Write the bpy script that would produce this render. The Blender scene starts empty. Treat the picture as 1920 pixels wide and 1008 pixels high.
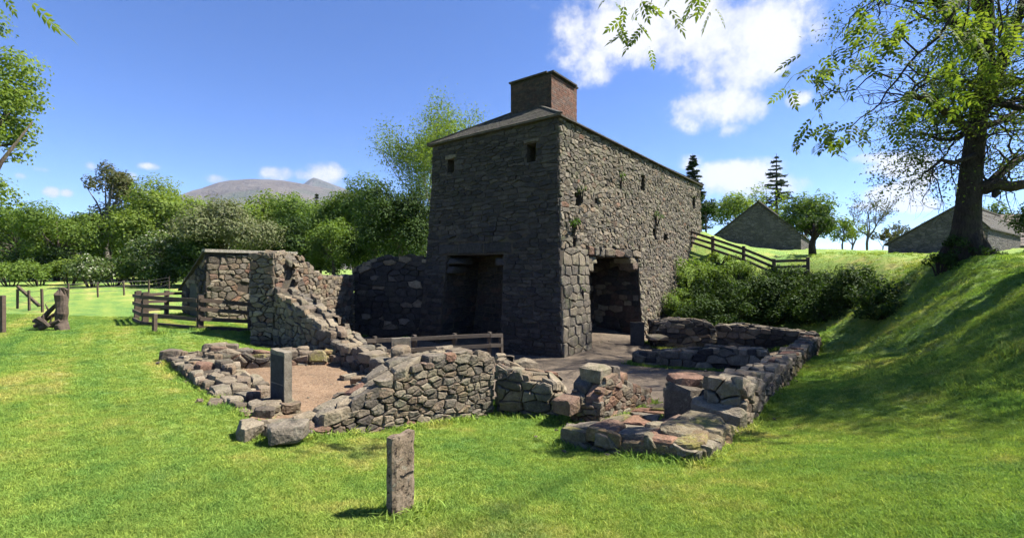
import bpy, bmesh, math, random
import numpy as np
from mathutils import Vector, Matrix, noise

# ------------------------------------------------------------------ camera, sky, sun, exposure
S = bpy.context.scene
COL = S.collection
F, CX, CY, ZC = 870.0, 960.0, 504.0, 2.8
cam = bpy.data.cameras.new('camera')
cam.sensor_width = 36; cam.lens = 36 * F / 1920; cam.clip_start = 0.05; cam.clip_end = 30000
camo = bpy.data.objects.new('camera', cam); COL.objects.link(camo)
camo.location = (0, 0, ZC); camo.rotation_euler = (math.radians(90), 0, 0)
S.camera = camo

SUN_AZ = math.radians(84)      # clockwise from +Y (the view direction) towards +X
SUN_EL = math.radians(54)
SUNV = Vector((math.sin(SUN_AZ) * math.cos(SUN_EL), math.cos(SUN_AZ) * math.cos(SUN_EL), math.sin(SUN_EL)))
sl = bpy.data.lights.new('sun', 'SUN'); sl.energy = 5.0; sl.angle = math.radians(0.53); sl.color = (1.0, 0.94, 0.84)
so = bpy.data.objects.new('sun', sl); COL.objects.link(so)
so.rotation_euler = (-SUNV).to_track_quat('-Z', 'Y').to_euler(); so.location = (30, 10, 40)

S.view_settings.view_transform = 'Standard'; S.view_settings.look = 'None'
S.view_settings.exposure = 1.6; S.view_settings.gamma = 1.0; S.view_settings.use_curve_mapping = False
S.render.engine = 'CYCLES'
S.cycles.use_denoising = True
S.cycles.use_adaptive_sampling = True; S.cycles.adaptive_threshold = .02; S.cycles.adaptive_min_samples = 16
S.cycles.max_bounces = 5; S.cycles.diffuse_bounces = 1; S.cycles.glossy_bounces = 2
S.cycles.transmission_bounces = 4; S.cycles.transparent_max_bounces = 4
S.cycles.volume_bounces = 0
S.cycles.sample_clamp_indirect = 6

W = bpy.data.worlds.new('World'); S.world = W; W.use_nodes = True

def build_world():
    nt = W.node_tree; N = nt.nodes; L = nt.links; N.clear()
    def m(op, a, b=None, c=None):
        n = N.new('ShaderNodeMath'); n.operation = op
        for i, v in enumerate((a, b, c)):
            if v is None: continue
            if isinstance(v, (int, float)): n.inputs[i].default_value = v
            else: L.new(v, n.inputs[i])
        return n.outputs[0]
    sky = N.new('ShaderNodeTexSky'); sky.sky_type = 'NISHITA'; sky.sun_disc = False
    sky.sun_elevation = SUN_EL; sky.sun_rotation = SUN_AZ
    sky.air_density = 0.6; sky.dust_density = 0.0; sky.ozone_density = 2.2; sky.altitude = 30
    tc = N.new('ShaderNodeTexCoord'); sep = N.new('ShaderNodeSeparateXYZ'); L.new(tc.outputs['Generated'], sep.inputs[0])
    az = m('ARCTAN2', sep.outputs[0], sep.outputs[1]); el = m('ARCSINE', sep.outputs[2])
    ae = N.new('ShaderNodeCombineXYZ'); L.new(az, ae.inputs[0]); L.new(el, ae.inputs[1])
    # domain warp so that cloud outlines billow
    nz = N.new('ShaderNodeTexNoise'); nz.inputs['Scale'].default_value = 6.5; nz.inputs['Detail'].default_value = 9; nz.inputs['Roughness'].default_value = 0.62
    L.new(tc.outputs['Generated'], nz.inputs['Vector'])
    nz2 = N.new('ShaderNodeTexNoise'); nz2.inputs['Scale'].default_value = 19; nz2.inputs['Detail'].default_value = 8; nz2.inputs['Roughness'].default_value = 0.65
    L.new(tc.outputs['Generated'], nz2.inputs['Vector'])
    clouds = [  # px, py, half width, half height, weight
        (1200, 45, 130, 70, 1.0), (1330, 60, 150, 75, 1.0), (1430, 45, 95, 70, 1.0), (1370, 130, 90, 60, 1.0), (1350, 195, 85, 42, 1.0),
        (1130, 110, 60, 45, .8), (1090, 60, 60, 55, .8), (1250, 10, 190, 60, 1.0), (1370, 245, 30, 18, .8), (1320, 215, 60, 22, .8),
        (1495, 185, 28, 15, .85), (1290, 310, 30, 18, .4),
        (1385, 335, 85, 34, .95), (1440, 350, 80, 26, .9), (1350, 345, 50, 28, .85), (1490, 360, 40, 14, .6),
        (1675, 312, 78, 24, .95), (1630, 298, 38, 14, .95), (1720, 335, 42, 18, .85),
        (1680, 360, 58, 20, .95), (1715, 385, 50, 14, .75), (1650, 385, 50, 12, .6),
        (525, 325, 46, 15, 1.0), (610, 325, 44, 24, 1.05), (570, 328, 40, 14, .9), (640, 345, 22, 16, .8),
        (410, 336, 28, 10, .85), (170, 311, 15, 10, .95), (275, 312, 24, 8, .9), (245, 330, 16, 10, .85), (262, 365, 22, 13, 1.0),
        (97, 360, 21, 12, 1.0), (125, 362, 17, 10, .95), (40, 330, 16, 9, .75), (80, 318, 26, 6, .7), (995, 12, 26, 9, .5)]
    tot = None
    for (px, py, hw, hh, w) in clouds:
        a0 = math.atan((px - CX) / F); e0 = math.atan((CY - py) / F * math.cos(a0))
        ra = hw / F * math.cos(a0) ** 2; re = hh / F * math.cos(a0)
        va = N.new('ShaderNodeVectorMath'); va.operation = 'MULTIPLY_ADD'; L.new(ae.outputs[0], va.inputs[0]); va.inputs[1].default_value = (1 / ra, 1 / re, 0); va.inputs[2].default_value = (-a0 / ra, -e0 / re, 0)
        vd = N.new('ShaderNodeVectorMath'); vd.operation = 'DOT_PRODUCT'; L.new(va.outputs[0], vd.inputs[0]); L.new(va.outputs[0], vd.inputs[1])
        g = m('MULTIPLY_ADD', vd.outputs['Value'], -.42 * w, w)
        tot = g if tot is None else m('MAXIMUM', tot, g)
    d = m('ADD', tot, m('MULTIPLY', m('SUBTRACT', nz.outputs[0], 0.5), 1.9))
    d = m('ADD', d, m('MULTIPLY', m('SUBTRACT', nz2.outputs[0], 0.5), 0.9))
    # nothing where no cloud is near
    ss = N.new('ShaderNodeMapRange'); ss.interpolation_type = 'SMOOTHERSTEP'; L.new(d, ss.inputs[0])
    ss.inputs[1].default_value = 0.30; ss.inputs[2].default_value = 0.95
    s2 = N.new('ShaderNodeMapRange'); s2.interpolation_type = 'SMOOTHSTEP'; L.new(tot, s2.inputs[0])
    s2.inputs[1].default_value = 0.10; s2.inputs[2].default_value = 0.34
    mask = m('MULTIPLY', ss.outputs[0], s2.outputs[0])
    hs = N.new('ShaderNodeHueSaturation'); hs.inputs['Saturation'].default_value = SKY_SAT; hs.inputs['Hue'].default_value = SKY_HUE; L.new(sky.outputs[0], hs.inputs['Color'])
    bg = N.new('ShaderNodeBackground'); bg.inputs[1].default_value = SKY_STR; L.new(hs.outputs[0], bg.inputs[0])
    cr = N.new('ShaderNodeValToRGB'); L.new(m('ADD', m('MULTIPLY', nz.outputs[0], 0.6), m('MULTIPLY', d, 0.35)), cr.inputs[0])
    cr.color_ramp.elements[0].position = 0.40; cr.color_ramp.elements[0].color = (0.235, 0.25, 0.30, 1)
    cr.color_ramp.elements[1].position = 0.62; cr.color_ramp.elements[1].color = (0.335, 0.335, 0.34, 1)
    bg2 = N.new('ShaderNodeBackground'); bg2.inputs[1].default_value = 1.0; L.new(cr.outputs[0], bg2.inputs[0])
    mx = N.new('ShaderNodeMixShader'); L.new(mask, mx.inputs[0]); L.new(bg.outputs[0], mx.inputs[1]); L.new(bg2.outputs[0], mx.inputs[2])
    out = N.new('ShaderNodeOutputWorld'); L.new(mx.outputs[0], out.inputs[0])
SKY_STR, SKY_SAT, SKY_HUE = 0.086, 1.2, 0.512
build_world()

# ------------------------------------------------------------------ helpers
def P(px, py, d): return Vector(((px - CX) / F * d, d, ZC + (CY - py) / F * d))
def pix(p): return (CX + F * p[0] / p[1], CY - F * (p[2] - ZC) / p[1])

def tag(o, label=None, cat=None, group=None, kind=None):
    if label: o['label'] = label
    if cat: o['category'] = cat
    if group: o['group'] = group
    if kind: o['kind'] = kind
    return o
def empty(name, loc, label=None, cat=None, group=None):
    o = bpy.data.objects.new(name, None); COL.objects.link(o); o.location = loc; o.empty_display_size = 0.2
    return tag(o, label, cat, group)
def link(name, me, mat=None, parent=None, loc=(0, 0, 0)):
    o = bpy.data.objects.new(name, me); COL.objects.link(o); o.location = loc
    if mat is not None and len(me.materials) == 0: me.materials.append(mat)
    if parent is not None: o.parent = parent
    return o
def mesh(name, verts, faces, smooth=False):
    me = bpy.data.meshes.new(name); me.from_pydata([tuple(v) for v in verts], [], faces)
    if smooth: me.polygons.foreach_set('use_smooth', [True] * len(me.polygons))
    me.update(); return me
def wpos(o):
    p = Vector((0, 0, 0))
    while o is not None: p += o.location; o = o.parent
    return p
def part(name, verts, faces, mat, parent, smooth=False):
    """one mesh object from world-space verts under `parent` (parents are never rotated)"""
    base = wpos(parent) if parent else Vector((0, 0, 0))
    c = Vector((0, 0, 0))
    for v in verts: c += Vector(v)
    c /= len(verts)
    return link(name, mesh(name, [Vector(v) - c for v in verts], faces, smooth), mat, parent, c - base)
class Geo:
    """collects shapes into one mesh"""
    def __init__(s): s.v = []; s.f = []
    def add(s, v, f):
        n = len(s.v); s.v += [Vector(q) for q in v]; s.f += [tuple(i + n for i in q) for q in f]; return s
    def bar(s, a, b, w, h, up=Vector((0, 0, 1)), rnd=None):
        a = Vector(a); b = Vector(b); d = (b - a).normalized(); x = d.cross(up)
        if x.length < 1e-4: x = d.cross(Vector((0, 1, 0)))
        x.normalize(); y = x.cross(d).normalized()
        vs = []
        for p in (a, b):
            for sx, sy in ((-1, -1), (1, -1), (1, 1), (-1, 1)):
                q = p + x * sx * w / 2 + y * sy * h / 2
                if rnd: q += Vector((rnd.uniform(-1, 1), rnd.uniform(-1, 1), rnd.uniform(-1, 1))) * min(w, h) * .06
                vs.append(q)
        return s.add(vs, [(0, 3, 2, 1), (4, 5, 6, 7), (0, 1, 5, 4), (1, 2, 6, 5), (2, 3, 7, 6), (3, 0, 4, 7)])
    def tube(s, pts, rad, n=6, cap=True):
        pts = [Vector(p) for p in pts]; ref = Vector((0.31, 0.17, 0.94)); vs = []; fs = []
        for i, p in enumerate(pts):
            d = (pts[min(i + 1, len(pts) - 1)] - pts[max(i - 1, 0)]).normalized()
            x = d.cross(ref)
            if x.length < 1e-3: x = d.cross(Vector((1, 0, 0)))
            x.normalize(); y = d.cross(x)
            for k in range(n):
                t = 2 * math.pi * k / n; vs.append(p + (x * math.cos(t) + y * math.sin(t)) * rad[i])
        for i in range(len(pts) - 1):
            for k in range(n):
                a = i * n + k; b = i * n + (k + 1) % n; fs.append((a, b, b + n, a + n))
        if cap: fs.append(tuple(range(n - 1, -1, -1))); fs.append(tuple(range((len(pts) - 1) * n, len(pts) * n)))
        return s.add(vs, fs)
    def build(s, name, mat, parent, smooth=False): return part(name, s.v, s.f, mat, parent, smooth)

# ------------------------------------------------------------------ materials
def newmat(name):
    m = bpy.data.materials.new(name); m.use_nodes = True; nt = m.node_tree; nt.nodes.clear()
    out = nt.nodes.new('ShaderNodeOutputMaterial'); return m, nt, out
class NB:
    def __init__(s, nt): s.nt = nt; s.N = nt.nodes; s.L = nt.links
    def set(s, inp, v):
        if isinstance(v, bpy.types.NodeSocket): s.L.new(v, inp)
        elif isinstance(v, (tuple, list)) and len(v) == 3 and inp.type == 'RGBA': inp.default_value = (*v, 1)
        else: inp.default_value = v
    def math(s, op, a, b=0.0, c=0.0):
        n = s.N.new('ShaderNodeMath'); n.operation = op
        for i, v in enumerate((a, b, c)): s.set(n.inputs[i], v)
        return n.outputs[0]
    def N_sepx(s, v): n = s.N.new('ShaderNodeSeparateXYZ'); s.L.new(v, n.inputs[0]); return n.outputs[0]
    def pos(s): return s.N.new('ShaderNodeNewGeometry').outputs['Position']
    def island(s): return s.N.new('ShaderNodeNewGeometry').outputs['Random Per Island']
    def rand(s):
        o = s.N.new('ShaderNodeObjectInfo').outputs['Random']
        return s.math('FRACT', s.math('ADD', s.island(), o))
    def noise(s, scale, detail=4, rough=.55, vec=None, dist=0):
        n = s.N.new('ShaderNodeTexNoise'); n.inputs['Scale'].default_value = scale; n.inputs['Detail'].default_value = detail
        n.inputs['Roughness'].default_value = rough; n.inputs['Distortion'].default_value = dist
        s.L.new(vec if vec is not None else s.pos(), n.inputs['Vector']); return n.outputs[0]
    def voro(s, scale, feature='F1', vec=None):
        n = s.N.new('ShaderNodeTexVoronoi'); n.feature = feature; n.inputs['Scale'].default_value = scale
        s.L.new(vec if vec is not None else s.pos(), n.inputs['Vector']); return n
    def scalev(s, v, x, y, z):
        n = s.N.new('ShaderNodeVectorMath'); n.operation = 'MULTIPLY'; s.L.new(v, n.inputs[0]); n.inputs[1].default_value = (x, y, z); return n.outputs[0]
    def ramp(s, fac, stops, mode='LINEAR'):
        n = s.N.new('ShaderNodeValToRGB'); s.L.new(fac, n.inputs[0]); r = n.color_ramp; r.interpolation = mode
        while len(r.elements) < len(stops): r.elements.new(.5)
        for e, (p, c) in zip(r.elements, stops): e.position = p; e.color = (*c, 1) if len(c) == 3 else c
        return n.outputs[0]
    def rng(s, v, a, b, c=0., d=1.):
        n = s.N.new('ShaderNodeMapRange'); n.clamp = True; s.set(n.inputs[0], v)
        for i, q in enumerate((a, b, c, d)): n.inputs[i + 1].default_value = q
        return n.outputs[0]
    def mix(s, f, a, b, mode='MIX'):
        n = s.N.new('ShaderNodeMixRGB'); n.blend_type = mode; s.set(n.inputs[0], f); s.set(n.inputs[1], a); s.set(n.inputs[2], b); return n.outputs[0]
    def bump(s, h, strength=.5, dist=.02):
        n = s.N.new('ShaderNodeBump'); n.inputs['Strength'].default_value = strength; n.inputs['Distance'].default_value = dist
        s.L.new(h, n.inputs['Height']); return n.outputs[0]
    def princ(s, out, col, rough=.9, nrm=None, spec=.25):
        n = s.N.new('ShaderNodeBsdfPrincipled'); s.set(n.inputs['Base Color'], col); s.set(n.inputs['Roughness'], rough)
        n.inputs['Specular IOR Level'].default_value = spec
        if nrm is not None: s.L.new(nrm, n.inputs['Normal'])
        s.L.new(n.outputs[0], out.inputs[0]); return n
M = {}
def stone_mat(name, pal, lichen=(.21, .20, .145), lich=.5, moss=.0, fine=45, bstr=.6, mosscol=(.10, .13, .03)):
    m, nt, out = newmat(name); b = NB(nt)
    c = b.ramp(b.rand(), [(i / max(1, len(pal) - 1), p) for i, p in enumerate(pal)])
    n1 = b.noise(7, 6, .65); n2 = b.noise(fine, 5, .7); n3 = b.noise(2.3, 5, .6)
    c = b.mix(1.0, c, b.ramp(n1, [(.3, (.62, .6, .58)), (.7, (1.3, 1.28, 1.22))]), 'MULTIPLY')
    c = b.mix(.8, c, b.ramp(n2, [(.32, (.55, .55, .55)), (.68, (1.3, 1.3, 1.3))]), 'MULTIPLY')
    l = b.math('MULTIPLY', b.rng(b.noise(16, 6, .7), .55, .64), b.rng(n3, .40, .62)); l = b.math('MULTIPLY', l, lich)
    c = b.mix(l, c, lichen)
    if moss > 0:
        mo = b.math('MULTIPLY', b.rng(b.noise(3.1, 6, .7), .5, .66), moss); c = b.mix(mo, c, mosscol)
    h = b.math('ADD', b.noise(fine * .5, 6, .7), b.math('MULTIPLY', b.voro(fine * .6).outputs['Distance'], .5))
    b.princ(out, c, .92, b.bump(h, bstr, .03), .2); M[name] = m
STONE = [(.115, .094, .070), (.17, .142, .106), (.075, .063, .052), (.205, .17, .122), (.135, .10, .074), (.24, .205, .155), (.095, .084, .073), (.175, .13, .088), (.06, .052, .046), (.15, .132, .105)]
stone_mat('stone', STONE, lich=.6, moss=.15)
stone_mat('stone_wall_far', [(.12, .105, .085), (.165, .145, .115), (.09, .08, .068), (.19, .168, .13), (.13, .11, .09)], lich=.55, moss=.3, fine=22)
stone_mat('stone_red', [(.165, .088, .062), (.13, .092, .07), (.20, .115, .078), (.125, .098, .08)], lich=.4, moss=.15)
stone_mat('stone_block', [(.145, .125, .095), (.19, .162, .12), (.13, .115, .095), (.17, .142, .105)], lich=.7, moss=.2)
stone_mat('stone_mossy', [(.13, .11, .075), (.16, .13, .08), (.11, .098, .07), (.19, .13, .07)], lich=.7, moss=.75, mosscol=(.20, .19, .035))
stone_mat('stone_shaded', [(.032, .031, .031), (.044, .041, .039), (.026, .025, .026), (.054, .048, .044)], lichen=(.12, .11, .09), lich=.25, moss=.2, mosscol=(.04, .05, .015), fine=22)  # darker stone for shaded faces: the shade is put into the colour
stone_mat('stone_mid_dark', [(.06, .055, .05), (.05, .046, .043), (.072, .064, .056)], lichen=(.14, .13, .10), lich=.3, moss=.25, fine=22, mosscol=(.05, .06, .02))  # mid-dark stone: part of the shade-coloured left face, also the chimney coping
stone_mat('brick', [(.17, .082, .058), (.135, .075, .058), (.19, .108, .08), (.115, .08, .07), (.155, .115, .095)], lich=.35, fine=60)
stone_mat('brick_shaded', [(.06, .04, .033), (.045, .037, .033), (.075, .05, .04), (.042, .04, .038)], lich=.2, fine=60)  # darker copy of brick for shaded sides and recesses, shade in the colour
stone_mat('mortar', [(.055, .046, .037), (.064, .053, .043)], lich=.1, moss=.15, fine=70)
stone_mat('mortar_dark', [(.028, .026, .025), (.03, .028, .027)], lich=.05, moss=.1, fine=40)  # darker mortar for the back wall and the chimney shaft
stone_mat('slate', [(.05, .046, .041), (.068, .062, .055), (.085, .076, .066), (.058, .053, .049)], lich=.35, moss=.2, fine=40)
stone_mat('slate_pale', [(.20, .17, .15), (.225, .19, .168), (.18, .155, .14)], lich=.3, fine=14)
stone_mat('concrete', [(.30, .275, .235), (.28, .26, .225)], lich=.3, moss=.1, fine=30)
stone_mat('panel_slate', [(.04, .042, .043), (.043, .044, .044)], lich=.12, fine=60, bstr=.2)
stone_mat('panel_frame', [(.16, .145, .115), (.175, .155, .125)], lich=.3, fine=60, bstr=.3)

def slab_mat():
    m, nt, out = newmat('standing_slab'); b = NB(nt)
    n1 = b.noise(9, 7, .7); n2 = b.noise(38, 6, .75)
    c = b.ramp(n1, [(.3, (.12, .09, .06)), (.5, (.20, .152, .105)), (.7, (.28, .225, .165))])
    c = b.mix(b.rng(b.noise(26, 6, .7), .54, .60), c, (.05, .036, .027))
    c = b.mix(b.math('MULTIPLY', b.rng(b.noise(22, 6, .7), .56, .62), b.rng(b.noise(4, 3), .45, .6)), c, (.24, .225, .17))
    b.princ(out, c, .92, b.bump(b.math('ADD', n2, b.math('MULTIPLY', n1, .8)), .8, .03), .2); M['standing_slab'] = m
slab_mat()
def gravel_mat(name, pal, scale=38):
    m, nt, out = newmat(name); b = NB(nt)
    v = b.voro(scale); 
    sep = b.N.new('ShaderNodeSeparateColor'); b.L.new(v.outputs['Color'], sep.inputs[0])
    c = b.ramp(sep.outputs[0], [(i / (len(pal) - 1), p) for i, p in enumerate(pal)])
    c = b.mix(1., c, b.ramp(b.noise(1.6, 6, .65), [(.3, (.72, .72, .72)), (.7, (1.18, 1.15, 1.12))]), 'MULTIPLY')
    c = b.mix(.7, c, b.ramp(b.noise(120, 3, .7), [(.3, (.65, .65, .65)), (.7, (1.25, 1.25, 1.25))]), 'MULTIPLY')
    h = b.math('SUBTRACT', 1.0, v.outputs['Distance'])
    b.princ(out, c, .95, b.bump(b.math('ADD', h, b.math('MULTIPLY', b.noise(160, 3), .4)), .55, .02), .2); M[name] = m
gravel_mat('gravel_tan', [(.155, .10, .06), (.205, .138, .086), (.12, .08, .052), (.235, .172, .115), (.17, .115, .072)])
gravel_mat('gravel_grey', [(.105, .083, .06), (.15, .12, .088), (.08, .064, .048), (.175, .142, .105), (.118, .092, .067)], 30)

def grass_color(b, vec=None):
    p = vec if vec is not None else b.pos()
    n1 = b.noise(.55, 5, .6, p); n2 = b.noise(2.6, 6, .65, p); n3 = b.noise(9, 4, .6, p)
    rot = b.N.new('ShaderNodeVectorRotate'); rot.rotation_type = 'Z_AXIS'; rot.inputs['Angle'].default_value = math.radians(-41); b.L.new(p, rot.inputs['Vector'])
    stripe = b.noise(1., 3, .5, b.scalev(rot.outputs[0], 1.5, .07, 0)); left = b.rng(b.N_sepx(p), -9, 0, 1, .25)
    t = b.math('ADD', b.math('MULTIPLY', n1, .65), b.math('MULTIPLY', n2, .5)); t = b.math('ADD', t, b.math('MULTIPLY', b.math('MULTIPLY', b.math('SUBTRACT', stripe, .5), .75), left))
    c = b.ramp(t, [(.34, (.086, .176, .05)), (.48, (.142, .24, .06)), (.62, (.208, .285, .066)), (.76, (.33, .32, .11))])
    c = b.mix(b.rng(b.noise(1.15, 5, .65, p), .56, .68, 0, .55), c, (.085, .165, .06))
    c = b.mix(.85, c, b.ramp(n3, [(.3, (.72, .74, .7)), (.7, (1.22, 1.2, 1.2))]), 'MULTIPLY')
    return c
def grass_mats():
    m, nt, out = newmat('turf'); b = NB(nt); c = grass_color(b)
    c = b.mix(.8, c, b.ramp(b.noise(60, 4, .7), [(.3, (.55, .55, .5)), (.7, (1.3, 1.3, 1.2))]), 'MULTIPLY')
    st = b.noise(1., 4, .7, b.scalev(b.pos(), 40, 40, 90))
    b.princ(out, c, .95, b.bump(b.math('ADD', b.noise(70, 4, .7), st), .8, .03), .15); M['turf'] = m
    m, nt, out = newmat('grass_blade'); b = NB(nt); c = grass_color(b)
    r = b.N.new('ShaderNodeObjectInfo').outputs['Random']
    c = b.mix(1., c, b.ramp(b.math('FRACT', b.math('ADD', r, b.island())), [(0, (.75, .8, .7)), (.5, (1.1, 1.1, 1.)), (.86, (1.3, 1.25, 1.1)), (1, (2.0, 1.6, 1.5))]), 'MULTIPLY')
    d = b.N.new('ShaderNodeBsdfDiffuse'); t = b.N.new('ShaderNodeBsdfTranslucent'); b.set(d.inputs[0], c)
    b.set(t.inputs[0], b.mix(1., c, (1.3, 1.35, .7), 'MULTIPLY'))
    x = b.N.new('ShaderNodeMixShader'); x.inputs[0].default_value = .35; b.L.new(d.outputs[0], x.inputs[1]); b.L.new(t.outputs[0], x.inputs[2])
    b.L.new(x.outputs[0], out.inputs[0]); M['grass_blade'] = m
grass_mats()
def leaf_mat(name, pal, trans=.4, tint=(1.25, 1.3, .5)):
    m, nt, out = newmat(name); b = NB(nt)
    c = b.ramp(b.rand(), [(i / (len(pal) - 1), p) for i, p in enumerate(pal)])
    c = b.mix(.6, c, b.ramp(b.noise(.5, 4, .6), [(.3, (.7, .75, .7)), (.7, (1.3, 1.25, 1.2))]), 'MULTIPLY')
    d = b.N.new('ShaderNodeBsdfPrincipled'); b.set(d.inputs['Base Color'], c); d.inputs['Roughness'].default_value = .7; d.inputs['Specular IOR Level'].default_value = .15
    t = b.N.new('ShaderNodeBsdfTranslucent'); b.set(t.inputs[0], b.mix(1., c, tint, 'MULTIPLY'))
    x = b.N.new('ShaderNodeMixShader'); x.inputs[0].default_value = trans; b.L.new(d.outputs[0], x.inputs[1]); b.L.new(t.outputs[0], x.inputs[2])
    b.L.new(x.outputs[0], out.inputs[0]); M[name] = m
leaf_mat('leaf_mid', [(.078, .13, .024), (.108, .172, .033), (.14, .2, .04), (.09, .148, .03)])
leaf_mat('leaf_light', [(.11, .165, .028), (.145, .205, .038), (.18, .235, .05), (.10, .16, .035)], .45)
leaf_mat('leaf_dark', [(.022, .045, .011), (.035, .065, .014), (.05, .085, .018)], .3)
leaf_mat('leaf_olive', [(.07, .08, .03), (.095, .1, .04), (.06, .075, .025), (.12, .105, .055)], .3)
leaf_mat('leaf_pale', [(.11, .13, .055), (.145, .155, .08), (.085, .115, .04), (.2, .2, .125)], .3, (1.1, 1.15, .7))
leaf_mat('leaf_blossom', [(.05, .08, .02), (.055, .09, .022), (.06, .10, .025), (.06, .1, .025), (.065, .1, .028), (.07, .1, .03), (.08, .11, .03), (.5, .5, .42)], .25)
leaf_mat('leaf_yellow', [(.13, .15, .03), (.17, .185, .035), (.2, .2, .045), (.11, .145, .03)], .5)
leaf_mat('leaf_ash', [(.07, .11, .02), (.11, .155, .028), (.15, .19, .035), (.06, .095, .02)], .5)
leaf_mat('needle', [(.018, .036, .016), (.028, .05, .02), (.04, .062, .026)], .15)
leaf_mat('leaf_fern', [(.05, .10, .018), (.08, .14, .025), (.03, .07, .015)], .4)
def bark_mat(name, a, bb, mossf=.4):
    m, nt, out = newmat(name); b = NB(nt)
    v = b.scalev(b.pos(), 1, 1, .22); n = b.noise(22, 6, .7, v)
    c = b.ramp(n, [(.35, a), (.65, bb)])
    c = b.mix(b.math('MULTIPLY', b.rng(b.noise(2.5, 5, .7), .48, .62), mossf), c, (.055, .075, .018))
    b.princ(out, c, .95, b.bump(n, .9, .06), .15); M[name] = m
bark_mat('bark', (.045, .036, .028), (.12, .1, .08)); bark_mat('bark_grey', (.11, .10, .085), (.22, .2, .17), .3)
bark_mat('bark_dark', (.025, .02, .017), (.06, .048, .04), .25)
def wood_mat(name, a, bb):
    m, nt, out = newmat(name); b = NB(nt)
    n = b.noise(9, 6, .7, b.scalev(b.pos(), 1, 1, 3)); c = b.ramp(n, [(.3, a), (.7, bb)])
    c = b.mix(.5, c, b.ramp(b.rand(), [(0, (.7, .7, .7)), (1, (1.3, 1.25, 1.2))]), 'MULTIPLY')
    b.princ(out, c, .85, b.bump(b.noise(40, 5, .7), .5, .01), .2); M[name] = m
wood_mat('fence_wood', (.05, .037, .028), (.095, .072, .055)); wood_mat('fence_wood_grey', (.11, .095, .08), (.19, .17, .145))
wood_mat('yard_timber', (.05, .041, .033), (.09, .076, .062)); wood_mat('bank_timber', (.07, .053, .04), (.13, .10, .076)); wood_mat('stump_wood', (.04, .03, .024), (.10, .078, .06)); wood_mat('door_wood', (.045, .05, .04), (.07, .075, .06))
m_, nt_, out_ = newmat('wire'); NB(nt_).princ(out_, (.07, .07, .07), .6).inputs['Metallic'].default_value = .3; M['wire'] = m_
m_, nt_, out_ = newmat('void_dark'); NB(nt_).princ(out_, (.012, .011, .01), .95); M['void_dark'] = m_
def mountain_mat():
    m, nt, out = newmat('mountain_heath'); b = NB(nt); p = b.pos()
    n1 = b.noise(.006, 8, .68, p); n2 = b.noise(.03, 6, .7, b.scalev(p, 1, 1, .5)); n3 = b.noise(.0022, 4, .6, p)
    c = b.ramp(n1, [(.34, (.085, .066, .048)), (.5, (.12, .098, .072)), (.66, (.155, .13, .10))])
    c = b.mix(b.rng(n3, .48, .62), c, (.08, .09, .05)); c = b.mix(b.rng(n2, .58, .7, 0, .7), c, (.15, .14, .13))
    b.princ(out, c, .95, b.bump(b.math('ADD', n1, n2), 1., 22), .1); M['mountain_heath'] = m
mountain_mat()

# ------------------------------------------------------------------ terrain
CP = []
def cz(px, py, z): d = F * (ZC - z) / (py - CY); CP.append(((px - CX) / F * d, d, z))
def cd(px, py, d): CP.append(((px - CX) / F * d, d, ZC + (CY - py) / F * d))
def cw(x, y, z): CP.append((x, y, z))
for a in [(-200, 1008, 1.25), (0, 1008, 1.22), (400, 1008, 1.18), (960, 1008, 1.15), (1500, 1008, 1.25), (1920, 1008, 1.45),
          (750, 962, 1.13), (510, 828, .92), (600, 815, .84), (720, 800, .68), (920, 776, .5), (1050, 782, .46), (960, 860, .82), (1200, 900, .98), (1100, 870, .84), (820, 850, .82),
          (250, 850, 1.05), (100, 900, 1.15), (315, 682, .9), (430, 765, .93), (250, 700, .98), (380, 800, .98),
          (400, 690, .72), (640, 685, .62), (540, 768, .66), (700, 722, .62), (600, 720, .64),
          (450, 650, .86), (560, 655, .8), (650, 690, .66), (472, 622, .86),
          (100, 720, 1.08), (100, 620, 1.06), (300, 640, 1.0), (20, 600, 1.12), (250, 570, 1.15), (-150, 620, 1.15),
          (1058, 836, .72), (1318, 868, .93), (1200, 850, .8), (1112, 800, .55), (1247, 790, .62), (1400, 785, .68),
          (1100, 762, .4), (1200, 738, .3), (1300, 700, .15), (1150, 690, .12), (1050, 668, 0), (1200, 640, 0), (1440, 692, .2),
          (1450, 740, .72), (1535, 640, .3), (1500, 765, .85), (1400, 850, .98), (1600, 850, 1.12), (1650, 705, .9), (1600, 640, .45), (1560, 690, .6),
          (1750, 655, 1.2), (1900, 760, 1.4), (1850, 880, 1.38), (1700, 800, 1.15),
          (1400, 612, .25), (1500, 606, .35)]: cz(*a)
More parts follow.
